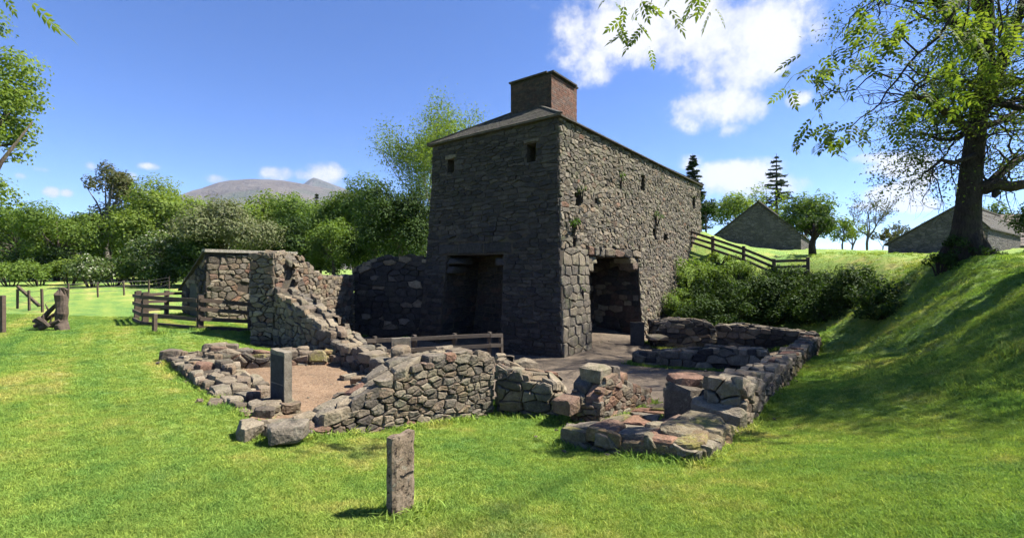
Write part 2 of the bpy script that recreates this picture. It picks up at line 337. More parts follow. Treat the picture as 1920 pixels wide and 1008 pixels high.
for a in [(1840, 484, 14), (1930, 510, 10), (1700, 486, 18), (1550, 474, 24), (1610, 500, 19.5), (1515, 512, 22), (1700, 520, 15), (1790, 526, 12.5), (1312, 432, 28), (1350, 452, 26.5), (1430, 470, 26), (1400, 490, 24), (1320, 480, 25),
          (1500, 470, 40), (1750, 470, 38), (1920, 472, 30), (1400, 465, 42), (1300, 430, 45), (1640, 470, 50), (2050, 480, 20),
          (1920, 491, 15), (1900, 640, 6.3), (1900, 560, 8.3), (1800, 560, 10.6), (1700, 560, 14.2), (1700, 620, 11.3), (1660, 600, 14.5), (1600, 585, 17), (1700, 480, 21), (1660, 480, 23), (1740, 482, 18.5), (1720, 480, 28), (1800, 480, 24), (1840, 484, 16), (1880, 487, 17), (1920, 488, 20), (1620, 477, 25), (1640, 474, 30), (1760, 481, 17), (1800, 482, 16.5), (1880, 489, 12), (1925, 503, 11.4), (1420, 476, 25.5), (1480, 476, 26), (1520, 479, 24.5), (1400, 470, 28), (1440, 471, 27.5), (1360, 456, 28.5), (1960, 522, 9), (1840, 481, 18), (1880, 478, 24), (2010, 488, 13), (1780, 478, 20), (1400, 469, 32), (1480, 470, 32), (1560, 470, 31), (1350, 457, 32), (1325, 444, 36), (1440, 470, 37), (330, 529, 38), (200, 540, 30), (50, 545, 28), (150, 524, 48), (-100, 535, 30), (500, 520, 45), (700, 515, 45), (640, 545, 30), (560, 570, 24)]: cd(*a)
for a in [(-3, 18.7, 0), (-6.4, 17.5, 0), (-6.0, 13.5, .1), (-2, 12, .1), (0, 13, 0), (-2.2, 10.6, .35), (3, 24, 1.0), (7, 32, 3.6), (-3, 26, 1.2), (0, 40, 3), (6.5, 21.6, .2), (9, 24.6, 2.6), (10.8, 27.2, 4.9),
          (0, 0, 1.2), (-3, -3, 1.3), (3, -3, 1.6), (0, -8, 1.5), (-10, -5, 1.4), (-12, 3, 1.2), (8, -5, 2.6), (14, 0, 2.7), (22, 8, 3.4), (30, 20, 3.9), (30, 0, 3.5), (8, 2, 1.85), (11, 6, 2.5),
          (-30, 5, 1.3), (-30, -20, 1.5), (20, -25, 3), (-45, 30, 1.6), (50, 40, 4.6), (0, -30, 1.8), (-20, 60, 2), (20, 65, 4.6), (60, 70, 5), (-65, 60, 2)]: cw(*a)
CPa = np.array(CP)
def _tps():
    X = CPa[:, :2]; n = len(X); r2 = ((X[:, None] - X[None]) ** 2).sum(-1)
    K = .5 * r2 * np.log(r2 + 1e-9) + np.eye(n) * .15
    Pm = np.c_[np.ones(n), X]; A = np.zeros((n + 3, n + 3)); A[:n, :n] = K; A[:n, n:] = Pm; A[n:, :n] = Pm.T
    s = np.linalg.solve(A, np.r_[CPa[:, 2], 0, 0, 0]); return s[:n], s[n:]
TW, TA = _tps()
def sst(a, b, x): t = np.clip((x - a) / (b - a), 0, 1); return t * t * (3 - 2 * t)
def terr(x, y):
    x = np.asarray(x, float); y = np.asarray(y, float); sh = x.shape; x = x.ravel(); y = y.ravel(); z = np.empty(len(x))
    for i in range(0, len(x), 20000):
        a = slice(i, i + 20000); r2 = (x[a, None] - CPa[None, :, 0]) ** 2 + (y[a, None] - CPa[None, :, 1]) ** 2
        z[a] = (.5 * r2 * np.log(r2 + 1e-9)) @ TW + TA[0] + TA[1] * x[a] + TA[2] * y[a]
    d = np.hypot(x, y); far = 2.0 + 2.6 * sst(-20, 40, x) * sst(-30, 30, y)
    k = sst(45, 80, d); z = np.clip(z, -.3, 6.5) * (1 - k) + far * k
    # tussocky relief on the right-hand bank, faint unevenness elsewhere
    bank = sst(4.5, 7.5, x - .25 * (y - 6)) * sst(75, 50, d) * sst(2, 5, y)
    z = z + .016 * (np.sin(x * 2.1 + 1.3 * np.sin(y * 1.7)) * np.sin(y * 1.9 + .7)) * sst(2, 4, d)
    z = z + bank * (.09 * np.sin(x * 2.6 + 1.9 * np.sin(y * 1.1)) * np.sin(y * 2.2 + 1.1 * np.sin(x * 1.6)) + .045 * np.sin(x * 6.1 + y * 2.7 + 2 * np.sin(y * 2.9)) * np.sin(y * 5.3 - x * 1.2))
    return z.reshape(sh)
def tz(x, y): return float(terr(np.array([x]), np.array([y]))[0])
def G(px, py):
    """the point of the ground seen in that direction"""
    dx = (px - CX) / F; dz = (CY - py) / F
    d = np.concatenate([np.arange(1.5, 30, .05), np.arange(30, 120, .4)])
    h = ZC + dz * d - terr(dx * d, d)
    k = np.argmax(h < 0)
    if h[k] >= 0: k = len(d) - 1
    d0 = d[max(k - 1, 0)]; d1 = d[k]; h0 = h[max(k - 1, 0)]; h1 = h[k]; t = h0 / (h0 - h1) if h0 != h1 else 0
    dd = d0 + (d1 - d0) * t
    return Vector((dx * dd, dd, tz(dx * dd, dd)))
def onG(x, y, dz=0): return Vector((x, y, tz(x, y) + dz))

def build_ground():
    n = 380; s = np.linspace(-1, 1, n); b = 7.4; a = 3.2
    g = a * np.sinh(b * s); gx = g; gy = g + 6
    X, Y = np.meshgrid(gx, gy); Z = terr(X, Y)
    v = np.c_[X.ravel(), Y.ravel(), Z.ravel()]
    i = np.arange(n * n).reshape(n, n)
    f = np.stack([i[:-1, :-1], i[:-1, 1:], i[1:, 1:], i[1:, :-1]], -1).reshape(-1, 4)
    me = bpy.data.meshes.new('lawn'); me.from_pydata(v.tolist(), [], f.tolist()); me.polygons.foreach_set('use_smooth', [True] * len(f)); me.update()
    tag(link('lawn', me, M['turf']), 'mown green lawn rising to a bank', 'lawn', kind='structure')
build_ground()

def inpoly(x, y, poly):
    x = np.asarray(x); y = np.asarray(y); r = np.zeros(x.shape, bool); n = len(poly); j = n - 1
    for i in range(n):
        xi, yi = poly[i][:2]; xj, yj = poly[j][:2]
        c = ((yi > y) != (yj > y)) & (x < (xj - xi) * (y - yi) / ((yj - yi) if yj != yi else 1e-9) + xi); r ^= c; j = i
    return r
NOGRASS = []
def drape(name, poly, mat, label, step=.09, dz=.02):
    xs = [p[0] for p in poly]; ys = [p[1] for p in poly]
    gx = np.arange(min(xs), max(xs) + step, step); gy = np.arange(min(ys), max(ys) + step, step)
    X, Y = np.meshgrid(gx, gy); rg = np.random.default_rng(3)
    wob = .10 * np.sin(X * 5 + Y * 3) * np.sin(Y * 4.3 - X * 2)
    ins = inpoly(X + wob, Y + wob, poly); Z = terr(X, Y) + dz + rg.normal(0, .004, X.shape)
    idx = -np.ones(X.shape, int); cell = ins[:-1, :-1] & ins[1:, :-1] & ins[:-1, 1:] & ins[1:, 1:]
    use = np.zeros(X.shape, bool); use[:-1, :-1] |= cell; use[1:, :-1] |= cell; use[:-1, 1:] |= cell; use[1:, 1:] |= cell
    idx[use] = np.arange(use.sum()); v = np.c_[X[use], Y[use], Z[use]]
    f = np.stack([idx[:-1, :-1], idx[:-1, 1:], idx[1:, 1:], idx[1:, :-1]], -1)[cell]
    me = bpy.data.meshes.new(name); me.from_pydata(v.tolist(), [], f.tolist()); me.polygons.foreach_set('use_smooth', [True] * len(f)); me.update()
    NOGRASS.append([(p[0], p[1]) for p in poly])
    return tag(link(name, me, mat), label, 'floor', kind='structure')
# ------------------------------------------------------------------ masonry: every stone is a cell of a stretched Voronoi layout
def clip_half(poly, nx, ny, c):
    """keep nx*x+ny*y <= c"""
    out = []; n = len(poly)
    for i in range(n):
        p = poly[i]; q = poly[(i + 1) % n]; dp = nx * p[0] + ny * p[1] - c; dq = nx * q[0] + ny * q[1] - c
        if dp <= 0: out.append(p)
        if (dp < 0 < dq) or (dq < 0 < dp):
            t = dp / (dp - dq); out.append((p[0] + (q[0] - p[0]) * t, p[1] + (q[1] - p[1]) * t))
    return out
def cells(a0, a1, b0, b1, sw, sh, rng, inside=None, holes=(), var=.5, course=.3, pw=.5):
    seeds = []; b = b0 - sh * 1.5
    while b < b1 + sh * 1.6:
        h = sh * rng.uniform(1 - var, 1 + var); a = a0 - sw * rng.uniform(1, 2)
        while a < a1 + sw * 1.6:
            w = sw * rng.uniform(1 - var * 1.4, 1 + var * 1.6)
            if rng.random() < .9: seeds.append(((a + w / 2) / sw, (b + h / 2 + rng.uniform(-course, course) * sh) / sh, pw * rng.random() ** 2))
            a += w
        b += h
    grid = {}
    for i, s in enumerate(seeds): grid.setdefault((int(math.floor(s[0])), int(math.floor(s[1]))), []).append(i)
    res = []
    for i, s in enumerate(seeds):
        if not (a0 / sw - .2 < s[0] < a1 / sw + .2 and b0 / sh - .2 < s[1] < b1 / sh + .2): continue
        if inside and not inside(s[0] * sw, s[1] * sh): continue
        poly = [(s[0] - 1.6, s[1] - 1.6), (s[0] + 1.6, s[1] - 1.6), (s[0] + 1.6, s[1] + 1.6), (s[0] - 1.6, s[1] + 1.6)]
        gx, gy = int(math.floor(s[0])), int(math.floor(s[1])); nb = []
        for u in range(-2, 3):
            for v in range(-2, 3):
                for j in grid.get((gx + u, gy + v), ()):
                    if j != i: nb.append(((seeds[j][0] - s[0]) ** 2 + (seeds[j][1] - s[1]) ** 2, j))
        nb.sort()
        for d2, j in nb[:18]:
            q = seeds[j]; nx, ny = q[0] - s[0], q[1] - s[1]
            poly = clip_half(poly, nx, ny, (q[0] ** 2 + q[1] ** 2 - s[0] ** 2 - s[1] ** 2 + s[2] - q[2]) / 2)
            if len(poly) < 3: break
        if len(poly) < 3: continue
        poly = [(x * sw, y * sh) for x, y in poly]
        for nx, ny, c in ((-1, 0, -a0), (1, 0, a1), (0, -1, -b0), (0, 1, b1)):
            poly = clip_half(poly, nx, ny, c)
            if len(poly) < 3: break
        if len(poly) < 3: continue
        ok = True
        for (h0, h1, g0, g1) in holes:
            cx = sum(p[0] for p in poly) / len(poly); cy = sum(p[1] for p in poly) / len(poly)
            if h0 < cx < h1 and g0 < cy < g1: ok = False; break
            if any(h0 < p[0] < h1 and g0 < p[1] < g1 for p in poly):
                o = [(h0 - cx, (1, 0, h0)), (cx - h1, (-1, 0, -h1)), (g0 - cy, (0, 1, g0)), (cy - g1, (0, -1, -g1))]
                poly = clip_half(poly, *max(o)[1])
                if len(poly) < 3: ok = False; break
        if not ok: continue
        # drop near-duplicate corners
        q = []
        for p in poly:
            if not q or math.hypot(p[0] - q[-1][0], p[1] - q[-1][1]) > .10 * sh: q.append(p)
        if len(q) > 3 and math.hypot(q[0][0] - q[-1][0], q[0][1] - q[-1][1]) < .10 * sh: q.pop()
        if len(q) < 3: continue
        ar = .5 * abs(sum(q[k][0] * q[(k + 1) % len(q)][1] - q[(k + 1) % len(q)][0] * q[k][1] for k in range(len(q))))
        if ar < .06 * sw * sh: continue
        res.append((q, ar))
    return res
def stone_geo(poly, Mf, rng, gap, bulge, depth, tilt=.12):
    n = len(poly); cx = sum(p[0] for p in poly) / n; cy = sum(p[1] for p in poly) / n
    pts = []
    for i in range(n):                      # split long edges so outlines are not straight
        p, q = poly[i], poly[(i + 1) % n]; pts.append(p); l = math.hypot(q[0] - p[0], q[1] - p[1])
        if l > gap * 9 and n < 8: pts.append(((p[0] + q[0]) / 2 + rng.uniform(-.06, .06) * l, (p[1] + q[1]) / 2 + rng.uniform(-.06, .06) * l))
    m = len(pts); tx, ty = rng.uniform(-tilt, tilt), rng.uniform(-tilt, tilt); lift = rng.uniform(-.35, .55) * bulge; vs = []
    rad = [max(1e-4, math.hypot(p[0] - cx, p[1] - cy)) for p in pts]
    jg = [rng.uniform(.25, 1.7) for _ in pts]
    for ring, (sh, o) in enumerate(((0, -depth), (0, -.1 * bulge), (.08, .78 * bulge), (.30, bulge))):
        for k, p in enumerate(pts):
            f = max(.15, 1 - gap * jg[k] / rad[k] - sh * rng.uniform(.75, 1.25)); x, y = cx + (p[0] - cx) * f, cy + (p[1] - cy) * f
            off = o + (lift + tx * (x - cx) + ty * (y - cy) + rng.uniform(-.13, .13) * bulge if ring else 0)
            vs.append(Mf(x, y, off))
    fs = []
    for r in range(3):
        for k in range(m): a, b = r * m + k, r * m + (k + 1) % m; fs.append((a, b, b + m, a + m))
    fs.append(tuple(range(3 * m, 4 * m)))
    return vs, fs
def rock_geo(c, size, rng, rot=0., n=26, sq=.5, lean=0.):
    bm = bmesh.new()
    for _ in range(n):
        t = rng.uniform(0, 2 * math.pi); z = rng.uniform(-1, 1); r = math.sqrt(1 - z * z); v = (r * math.cos(t), r * math.sin(t), z)
        bm.verts.new([math.copysign(abs(q) ** sq, q) * rng.uniform(.9, 1.08) * s / 2 for q, s in zip(v, size)])
    h = bmesh.ops.convex_hull(bm, input=bm.verts)
    bmesh.ops.delete(bm, geom=list({e for e in h['geom_interior'] + h['geom_unused'] if isinstance(e, bmesh.types.BMVert)}), context='VERTS')
    bm.verts.index_update(); Mx = Matrix.Rotation(rot, 3, 'Z') @ Matrix.Rotation(lean, 3, 'X')
    vs = [Mx @ v.co + Vector(c) for v in bm.verts]; fs = [tuple(v.index for v in f.verts) for f in bm.faces]; bm.free()
    return vs, fs
CAM = Vector((0, 0, ZC))
def score(vs):
    """how large the stone shows from where the photograph was taken"""
    b = [pix(v) for v in vs if v[1] > .2]
    if not b: return 0
    return (max(p[0] for p in b) - min(p[0] for p in b)) * (max(p[1] for p in b) - min(p[1] for p in b))
def emit(parent, recs, limit=290, name='stone', minpx=7):
    """recs: (verts, faces, material key, facing) -> single stones as parts, the rest joined"""
    big = []; rest = {}
    for r in recs:
        s = score(r[0]) * (1 if r[3] else .01); big.append((s, r))
    big.sort(key=lambda t: -t[0])
    for i, (s, (vs, fs, mk, fc)) in enumerate(big):
        if i < limit and s > minpx * minpx: part(name, vs, fs, M[mk], parent)
        else: rest.setdefault(mk, Geo()).add(vs, fs)
    for mk, g in rest.items():
        tag(g.build('small_' + name + 's', M[mk], parent), kind='stuff')
def pick(rng, pal):
    t = rng.random() * sum(w for _, w in pal)
    for k, w in pal:
        t -= w
        if t <= 0: return k
    return pal[-1][0]
def facing(p, n): return (CAM - p).dot(n) > 0
UP = Vector((0, 0, 1))
PAL = [('stone', 6), ('stone_red', .4), ('stone_block', 1.6)]
def patch(recs, Mf, a0, a1, b0, b1, sw, sh, rng, pal=PAL, inside=None, holes=(), gap=.012, bulge=.035, depth=.08, tilt=.2, fc=None, var=.48, course=.3, pw=.5):
    for poly, ar in cells(a0, a1, b0, b1, sw, sh, rng, inside, holes, var, course, pw):
        vs, fs = stone_geo(poly, Mf, rng, gap, bulge, depth, tilt)
        c = sum(vs, Vector()) / len(vs); n = len(poly)
        ok = True
        if fc is not None: ok = facing(c, fc)
        recs.append((vs, fs, pick(rng, pal), ok))
def interp(prof, t):
    if t <= prof[0][0]: return prof[0][1]
    for (a, za), (b, zb) in zip(prof, prof[1:]):
        if t <= b: return za + (zb - za) * (t - a) / max(1e-6, b - a)
    return prof[-1][1]
def wall(name, label, A, B, prof, thick, sw=.22, sh=.13, seed=1, pal=PAL, top_pal=None, faces='ftab', limit=290, bulge=.035, extra=None, core='mortar', cat='wall', group=None,
         tops=(.27, .22), jag=.05, base_drop=.15, flip=1, gap=.0065):
    """A,B: ends of the front foot line (world xy). prof: (distance fraction, absolute height of the top). The wall stands behind the line."""
    rng = random.Random(seed); A = Vector((A[0], A[1], 0)); B = Vector((B[0], B[1], 0)); L = (B - A).length; d = (B - A) / L
    n = Vector((d.y, -d.x, 0)) * flip
    if flip == 1 and n.dot(CAM - A) < 0 and n.dot(CAM - B) < 0: n = -n
    pr = [(t * L, z) for t, z in prof]; top = lambda a: interp(pr, a)
    zmin = min(tz(*(A + d * L * t - n * w).xy) for t in (0, .25, .5, .75, 1) for w in (0, thick)) - base_drop
    gz = lambda a: tz(*(A + d * a).xy)
    mid = (A + B) / 2 - n * thick / 2
    root = empty(name, (mid.x, mid.y, tz(mid.x, mid.y)), label, cat, group); root['kind'] = 'thing'
    # core
    ts = np.linspace(0, L, max(4, int(L / .12))); g = Geo(); vs = []; k = len(ts)
    for a in ts:
        a_ = min(max(a, .04), L - .04)
        for w in (.05, thick - .05):
            for z in (zmin, max(zmin + .02, min(top(a - .08), top(a), top(a + .08)) - .06)):
                p = A + d * a_ - n * w; vs.append(Vector((p.x, p.y, z)))
    fs = []
    for i in range(k - 1):
        o = i * 4; q = o + 4
        fs += [(o, q, q + 1, o + 1), (o + 2, o + 3, q + 3, q + 2), (o + 1, q + 1, q + 3, o + 3)]
    fs += [(0, 1, 3, 2), ((k - 1) * 4, (k - 1) * 4 + 2, (k - 1) * 4 + 3, (k - 1) * 4 + 1)]
    g.add(vs, fs).build('core', M[core], root)
    recs = []; zt = max(z for _, z in pr)
    jn = lambda a, s: jag * (noise.noise(Vector((a * 3.1, s, seed * 1.7))))
    if 'f' in faces:
        Mf = lambda a, b, o: Vector((*(A + d * a + n * o).xy, b))
        patch(recs, Mf, 0, L, zmin, zt, sw, sh, rng, pal, lambda a, b: b < top(min(max(a, 0), L)) + jn(a, 0) - sh * .35 and b > gz(min(max(a, 0), L)) - sh * .8, bulge=bulge, fc=n, gap=gap)
    if 'k' in faces:
        Mk = lambda a, b, o: Vector((*(A + d * (L - a) - n * (thick + o)).xy, b))
        patch(recs, Mk, 0, L, zmin, zt, sw, sh, rng, pal, lambda a, b: b < top(min(max(L - a, 0), L)) - sh * .35 and b > gz(min(max(L - a, 0), L)) - .3, bulge=bulge, fc=-n, gap=gap)
    for key, a_, sgn in (('a', 0, -1), ('b', L, 1)):
        if key in faces:
            Me = (lambda a_, sgn: lambda a, b, o: Vector((*(A + d * (a_ + sgn * o) - n * (thick - a if sgn < 0 else a)).xy, b)))(a_, sgn)
            patch(recs, Me, 0, thick, zmin, top(a_), sw, sh, rng, pal, lambda a, b: b < top(a_) - sh * .3 and b > gz(a_) - .25, bulge=bulge, fc=d * sgn, gap=gap)
    if 't' in faces:
        tw, tl = tops
        for poly, ar in cells(-.03, L + .03, -.03, thick + .03, tw, tl, rng, None, (), .3, .2):
            ca = sum(p[0] for p in poly) / len(poly); sl = max(-1.1, min(1.1, (top(min(L, ca + .12)) - top(max(0, ca - .12))) / .24)); zc = top(ca) + jag * rng.uniform(-.7, .6)
            Mt = lambda a, b, o: Vector((*(A + d * a - n * b).xy, zc + sl * .8 * (a - ca) + o - .03))
            v, f = stone_geo(poly, Mt, rng, gap * .9, .03, .10, .14); recs.append((v, f, pick(rng, top_pal or pal), True))
    for r in (extra or []):
        c, size, rot, mk = r[:4]; v, f = rock_geo(c, size, rng, rot, 44, r[4] if len(r) > 4 else .45, rng.uniform(-.08, .08)); recs.append((v, f, mk, True))
    emit(root, recs, limit)
    q = [A + n * .04 - d * .04, B + n * .04 + d * .04, B - n * (thick + .04) + d * .04, A - n * (thick + .04) - d * .04]
    NOGRASS.append([(p.x, p.y) for p in q])
    return root
def profile(A, B, pts):
    """tops read off as sight lines onto the wall's front plane: (px, py) -> (fraction, z)"""
    out = []; A = Vector((A[0], A[1])); B = Vector((B[0], B[1])); e = B - A
    for px, py in pts:
        k = (px - CX) / F                      # x = k*y
        t = (k * A.y - A.x) / (e.x - k * e.y) if abs(e.x - k * e.y) > 1e-9 else 0
        dd = A.y + e.y * t; out.append((t, ZC + (CY - py) / F * dd))
    return sorted(out)

# ------------------------------------------------------------------ the furnace
U = Vector((.61, .792, 0)).normalized(); V = Vector((-U.y, U.x, 0)); E = Vector((1.51, 15.1, 0))
FW, FL, FH = 5.95, 15.9, 7.72
def flare(b): return .42 * max(0., (FH - b) / FH) ** 1.6
def face_shell(g, Mf, W0, W1, H0, H1, holes):
    xs = sorted({W0, W1, *[h[0] for h in holes], *[h[1] for h in holes]}); ys = sorted({H0, H1, *[h[2] for h in holes], *[h[3] for h in holes], *np.linspace(H0, H1, 7)})
    for i in range(len(xs) - 1):
        for j in range(len(ys) - 1):
            cx, cy = (xs[i] + xs[i + 1]) / 2, (ys[j] + ys[j + 1]) / 2
            if any(h[0] < cx < h[1] and h[2] < cy < h[3] for h in holes): continue
            g.add([Mf(xs[i], ys[j], 0), Mf(xs[i + 1], ys[j], 0), Mf(xs[i + 1], ys[j + 1], 0), Mf(xs[i], ys[j + 1], 0)], [(0, 1, 2, 3)])
    for (a0, a1, b0, b1, dp) in holes:
        q = [(a0, b0), (a1, b0), (a1, b1), (a0, b1)]
        for k in range(4):
            p, r = q[k], q[(k + 1) % 4]; g.add([Mf(*p, 0), Mf(*p, -dp), Mf(*r, -dp), Mf(*r, 0)], [(0, 1, 2, 3)])
        g.add([Mf(*p, -dp) for p in q], [(0, 1, 2, 3)])
def furnace():
    rng = random.Random(11)
    root = empty('blast_furnace', E + U * FL / 2 + V * FW / 2, 'tall square stone furnace stack with slate roof and brick chimney', 'furnace')
    # Mapping for the four faces; a runs left to right as seen from outside
    def ML(a, b, o):     # left face: a=0 at far-left corner, a=FW at the near corner
        f = flare(b); t = FW - a; t = t * (1 + 2 * f / FW) - f; p = E + V * t - U * (f + o); return Vector((p.x, p.y, b))
    def MR(a, b, o):     # right face: a=0 near corner
        f = flare(b); t = a * (1 + f / FL) - f * (1 - a / FL); p = E + U * t - V * (f + o); return Vector((p.x, p.y, b))
    hl = [(FW - 4.85, FW - 2.2, -.4, 3.32, 1.9), (FW - 5.08, FW - 4.72, 6.55, 7.08, .5), (FW - 1.26, FW - .88, 6.42, 7.05, .5)]
    hr = [(1.85, 6.1, -.4, 3.25, 2.2), (6.75, 7.2, 6.3, 6.95, .45), (14.3, 14.75, 6.25, 6.9, .45), (8.05, 8.4, 4.15, 4.65, .4), (9.4, 9.85, 4.2, 4.5, .4), (1.0, 1.35, 4.95, 5.4, .4),
          (.75, 1.0, 3.55, 3.85, .35), (3.3, 3.5, 5.95, 6.2, .3), (2.45, 2.65, 5.2, 5.4, .3), (8.3, 8.7, .25, .8, .6)]
    g = Geo(); face_shell(g, ML, 0, FW, -.4, FH, hl); face_shell(g, MR, 0, FL, -.4, FH, hr)
    c = [E + V * FW, E + U * FL + V * FW, E + U * FL]
    for p, q in ((c[0], c[1]), (c[1], c[2])):
        g.add([Vector((p.x, p.y, -.4)), Vector((p.x, p.y, FH)), Vector((q.x, q.y, FH)), Vector((q.x, q.y, -.4))], [(0, 1, 2, 3)])
    w = g.build('wall', M['mortar'], root)
    recs = []
    fl = -U; fr = -V
    hole4 = lambda hs: [h[:4] for h in hs]
    corb = [(FW - 5.3, FW - 1.8, 3.32, 3.75)]
    # left face: darker stone mix, the face's shade put into its colour
    pl = [('stone_shaded', 5), ('stone_mid_dark', 2.2)]
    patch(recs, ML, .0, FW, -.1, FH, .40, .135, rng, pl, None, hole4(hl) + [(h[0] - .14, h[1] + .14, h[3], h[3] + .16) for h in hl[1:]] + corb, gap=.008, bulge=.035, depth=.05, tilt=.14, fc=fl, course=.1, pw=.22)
    # dressed lintel and corbel courses over the left opening
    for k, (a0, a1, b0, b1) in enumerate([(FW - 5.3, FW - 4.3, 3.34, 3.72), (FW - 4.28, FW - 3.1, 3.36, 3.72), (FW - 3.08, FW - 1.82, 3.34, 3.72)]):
        recs.append((*stone_geo([(a0, b0), (a1, b0), (a1, b1), (a0, b1)], ML, rng, .012, .05, .1, .03), 'stone_shaded', True))
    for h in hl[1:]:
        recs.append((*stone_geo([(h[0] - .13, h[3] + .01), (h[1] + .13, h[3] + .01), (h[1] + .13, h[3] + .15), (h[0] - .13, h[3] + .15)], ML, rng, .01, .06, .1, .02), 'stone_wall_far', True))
    # right face: big dressed quoins at the corner pier, rubble above
    pr = [('stone_wall_far', 6), ('stone', 2), ('stone_red', .12)]
    pier = lambda a, b: not (a < 1.85 and b < 3.5)
    ins = lambda a, b: pier(a, b) and b > .55 * (a - 8.6) - .5
    lint = [(1.7, 6.3, 3.25, 3.6)]
    patch(recs, MR, .0, FL, -.1, FH, .235, .14, rng, pr, ins, hole4(hr) + lint, gap=.008, bulge=.036, depth=.06, tilt=.26, fc=fr, course=.4)
    patch(recs, MR, .0, 1.83, -.1, 3.5, .42, .30, rng, [('stone_block', 2), ('stone_wall_far', 4)], None, hole4(hr), gap=.010, bulge=.04, depth=.08, tilt=.1, fc=fr, course=.06, var=.3, pw=.1)
    patch(recs, MR, 1.7, 6.3, 3.25, 3.62, .55, .36, rng, [('stone', 3), ('stone_red', 1.2)], None, (), gap=.012, bulge=.09, depth=.2, tilt=.2, fc=fr, course=.05)
    # inside the two openings: back and side walls of coursed stone
    for Mx, (a0, a1, b0, b1, dp) in ((ML, hl[0]), (MR, hr[0])):
        Mb = lambda a, b, o: Mx(a, b, o - dp)
        pp = [('stone_shaded', 3), ('brick_shaded', 1)] if Mx is ML else [('stone', 2), ('stone_shaded', 2), ('brick_shaded', 2)]  # darker stone and brick colours deepen the shade of the recesses
        patch(recs, Mb, a0, a1, 0, b1, .42, .17, rng, pp, None, (), gap=.012, bulge=.03, depth=.03, tilt=.06, fc=None, course=.05)
        Ms = lambda a, b, o: Mx(a1 - o, b, -a)
        patch(recs, Ms, .05, dp, 0, b1, .4, .2, rng, pp, None, (), gap=.012, bulge=.03, depth=.03, tilt=.06, course=.05)
        Ms0 = lambda a, b, o: Mx(a0 + o, b, -(dp - a))
        patch(recs, Ms0, 0, dp - .05, 0, b1, .4, .2, rng, pp, None, (), gap=.012, bulge=.03, depth=.03, tilt=.06, course=.05)
    # corbel stones stepping in under the lintels
    for (a, b, w_, h_, Mx, mk) in ((1.95, 2.85, .5, .34, MR, 'stone_block'), (2.1, 3.12, .8, .26, MR, 'stone_block'), (5.85, 2.9, .6, .34, MR, 'stone_red'), (5.7, 3.14, .9, .24, MR, 'stone'),
                               (FW - 4.65, 2.75, .5, .3, ML, 'stone_shaded'), (FW - 4.5, 3.08, .8, .3, ML, 'stone_shaded'), (FW - 2.3, 3.05, .5, .32, ML, 'stone_shaded')):
        c0 = Mx(a, b, -.35); recs.append((*rock_geo(c0, (w_, .8, h_), rng, math.atan2(U.y, U.x) if Mx is MR else math.atan2(V.y, V.x), 24, .3), mk, True))
    emit(root, recs, 296, minpx=6)
    # roof: hipped, slated
    ov = .16; pit = .577; zr = FH + .06
    a0 = E - U * ov - V * ov; a1 = E + U * (FL + ov) - V * ov; a2 = E + U * (FL + ov) + V * (FW + ov); a3 = E - U * ov + V * (FW + ov)
    hw = FW / 2 + ov; r0 = E + U * (hw - ov) + V * FW / 2; r1 = E + U * (FL - hw + ov) + V * FW / 2; zt = zr + hw * pit
    q = lambda p, z: Vector((p.x, p.y, z)); th = .045
    vs = [q(a0, zr), q(a1, zr), q(a2, zr), q(a3, zr), q(r0, zt), q(r1, zt)] + [q(a0, zr - th), q(a1, zr - th), q(a2, zr - th), q(a3, zr - th)]
    roof = part('roof', vs, [(0, 1, 5, 4), (1, 2, 5), (2, 3, 4, 5), (3, 0, 4), (0, 6, 7, 1), (1, 7, 8, 2), (2, 8, 9, 3), (3, 9, 6, 0), (6, 9, 8, 7)], M['slate'], root)
    # slates of the hip end that faces the viewer
    nrm = (-U * pit + UP).normalized(); sl = math.hypot(1, pit); rowh = .27; nrow = int(hw * sl / rowh)
    for r in range(nrow):
        s0 = r * rowh / sl; s1 = min(hw, s0 + rowh * 1.5 / sl); half0 = hw - s0; half1 = hw - s1
        nn = max(1, int(2 * half0 / .40)); sw = 2 * half0 / nn
        for k in range(nn):
            x0 = -half0 + k * sw + .006; x1 = x0 + sw - .012; y0 = max(-half1, x0); y1 = min(half1, x1)
            if y1 - y0 < .04: y0, y1 = (min(max(x0, -half1), half1 - .03), max(min(x1, half1), -half1 + .03))
            lo = lambda v, s, o: q(E - U * ov + U * s + V * (FW / 2 + v), zr + s * pit) + nrm * o
            j = rng.uniform(0, .008)
            part('slate', [lo(x0, s0, .025 + j), lo(x1, s0, .025 + j), lo(y1, s1, .006), lo(y0, s1, .006), lo(x0, s0, .004), lo(x1, s0, .004)], [(0, 1, 2, 3), (4, 5, 1, 0)], M['slate'], roof)
    # ridge and hip cappings
    gg = Geo()
    for p, z0, p2, z2 in ((a0, zr, r0, zt), (a3, zr, r0, zt), (r0, zt, r1, zt), (a1, zr, r1, zt)):
        gg.bar(q(p, z0 + .03), q(p2, z2 + .03), .16, .06)
    gg.build('ridge_capping', M['slate'], roof)
    # chimney of brick
    cs = 1.95; c0 = E + U * 2.08 + V * 1.62; cz0, cz1 = 8.1, 10.32
    P4 = [c0, c0 + U * cs, c0 + U * cs + V * cs, c0 + V * cs]
    i4 = [c0 + (U + V) * .3, c0 + U * (cs - .3) + V * .3, c0 + (U + V) * (cs - .3), c0 + V * (cs - .3) + U * .3]
    vs = [q(p, cz0) for p in P4] + [q(p, cz1 - .02) for p in P4] + [q(p, cz1 - .02) for p in i4] + [q(p, cz1 - .9) for p in i4]
    fs = [(k, (k + 1) % 4, (k + 1) % 4 + 4, k + 4) for k in range(4)] + [(k + 4, (k + 1) % 4 + 4, (k + 1) % 4 + 8, k + 8) for k in range(4)] + [(k + 8, (k + 1) % 4 + 8, (k + 1) % 4 + 12, k + 12) for k in range(4)] + [(12, 13, 14, 15)]
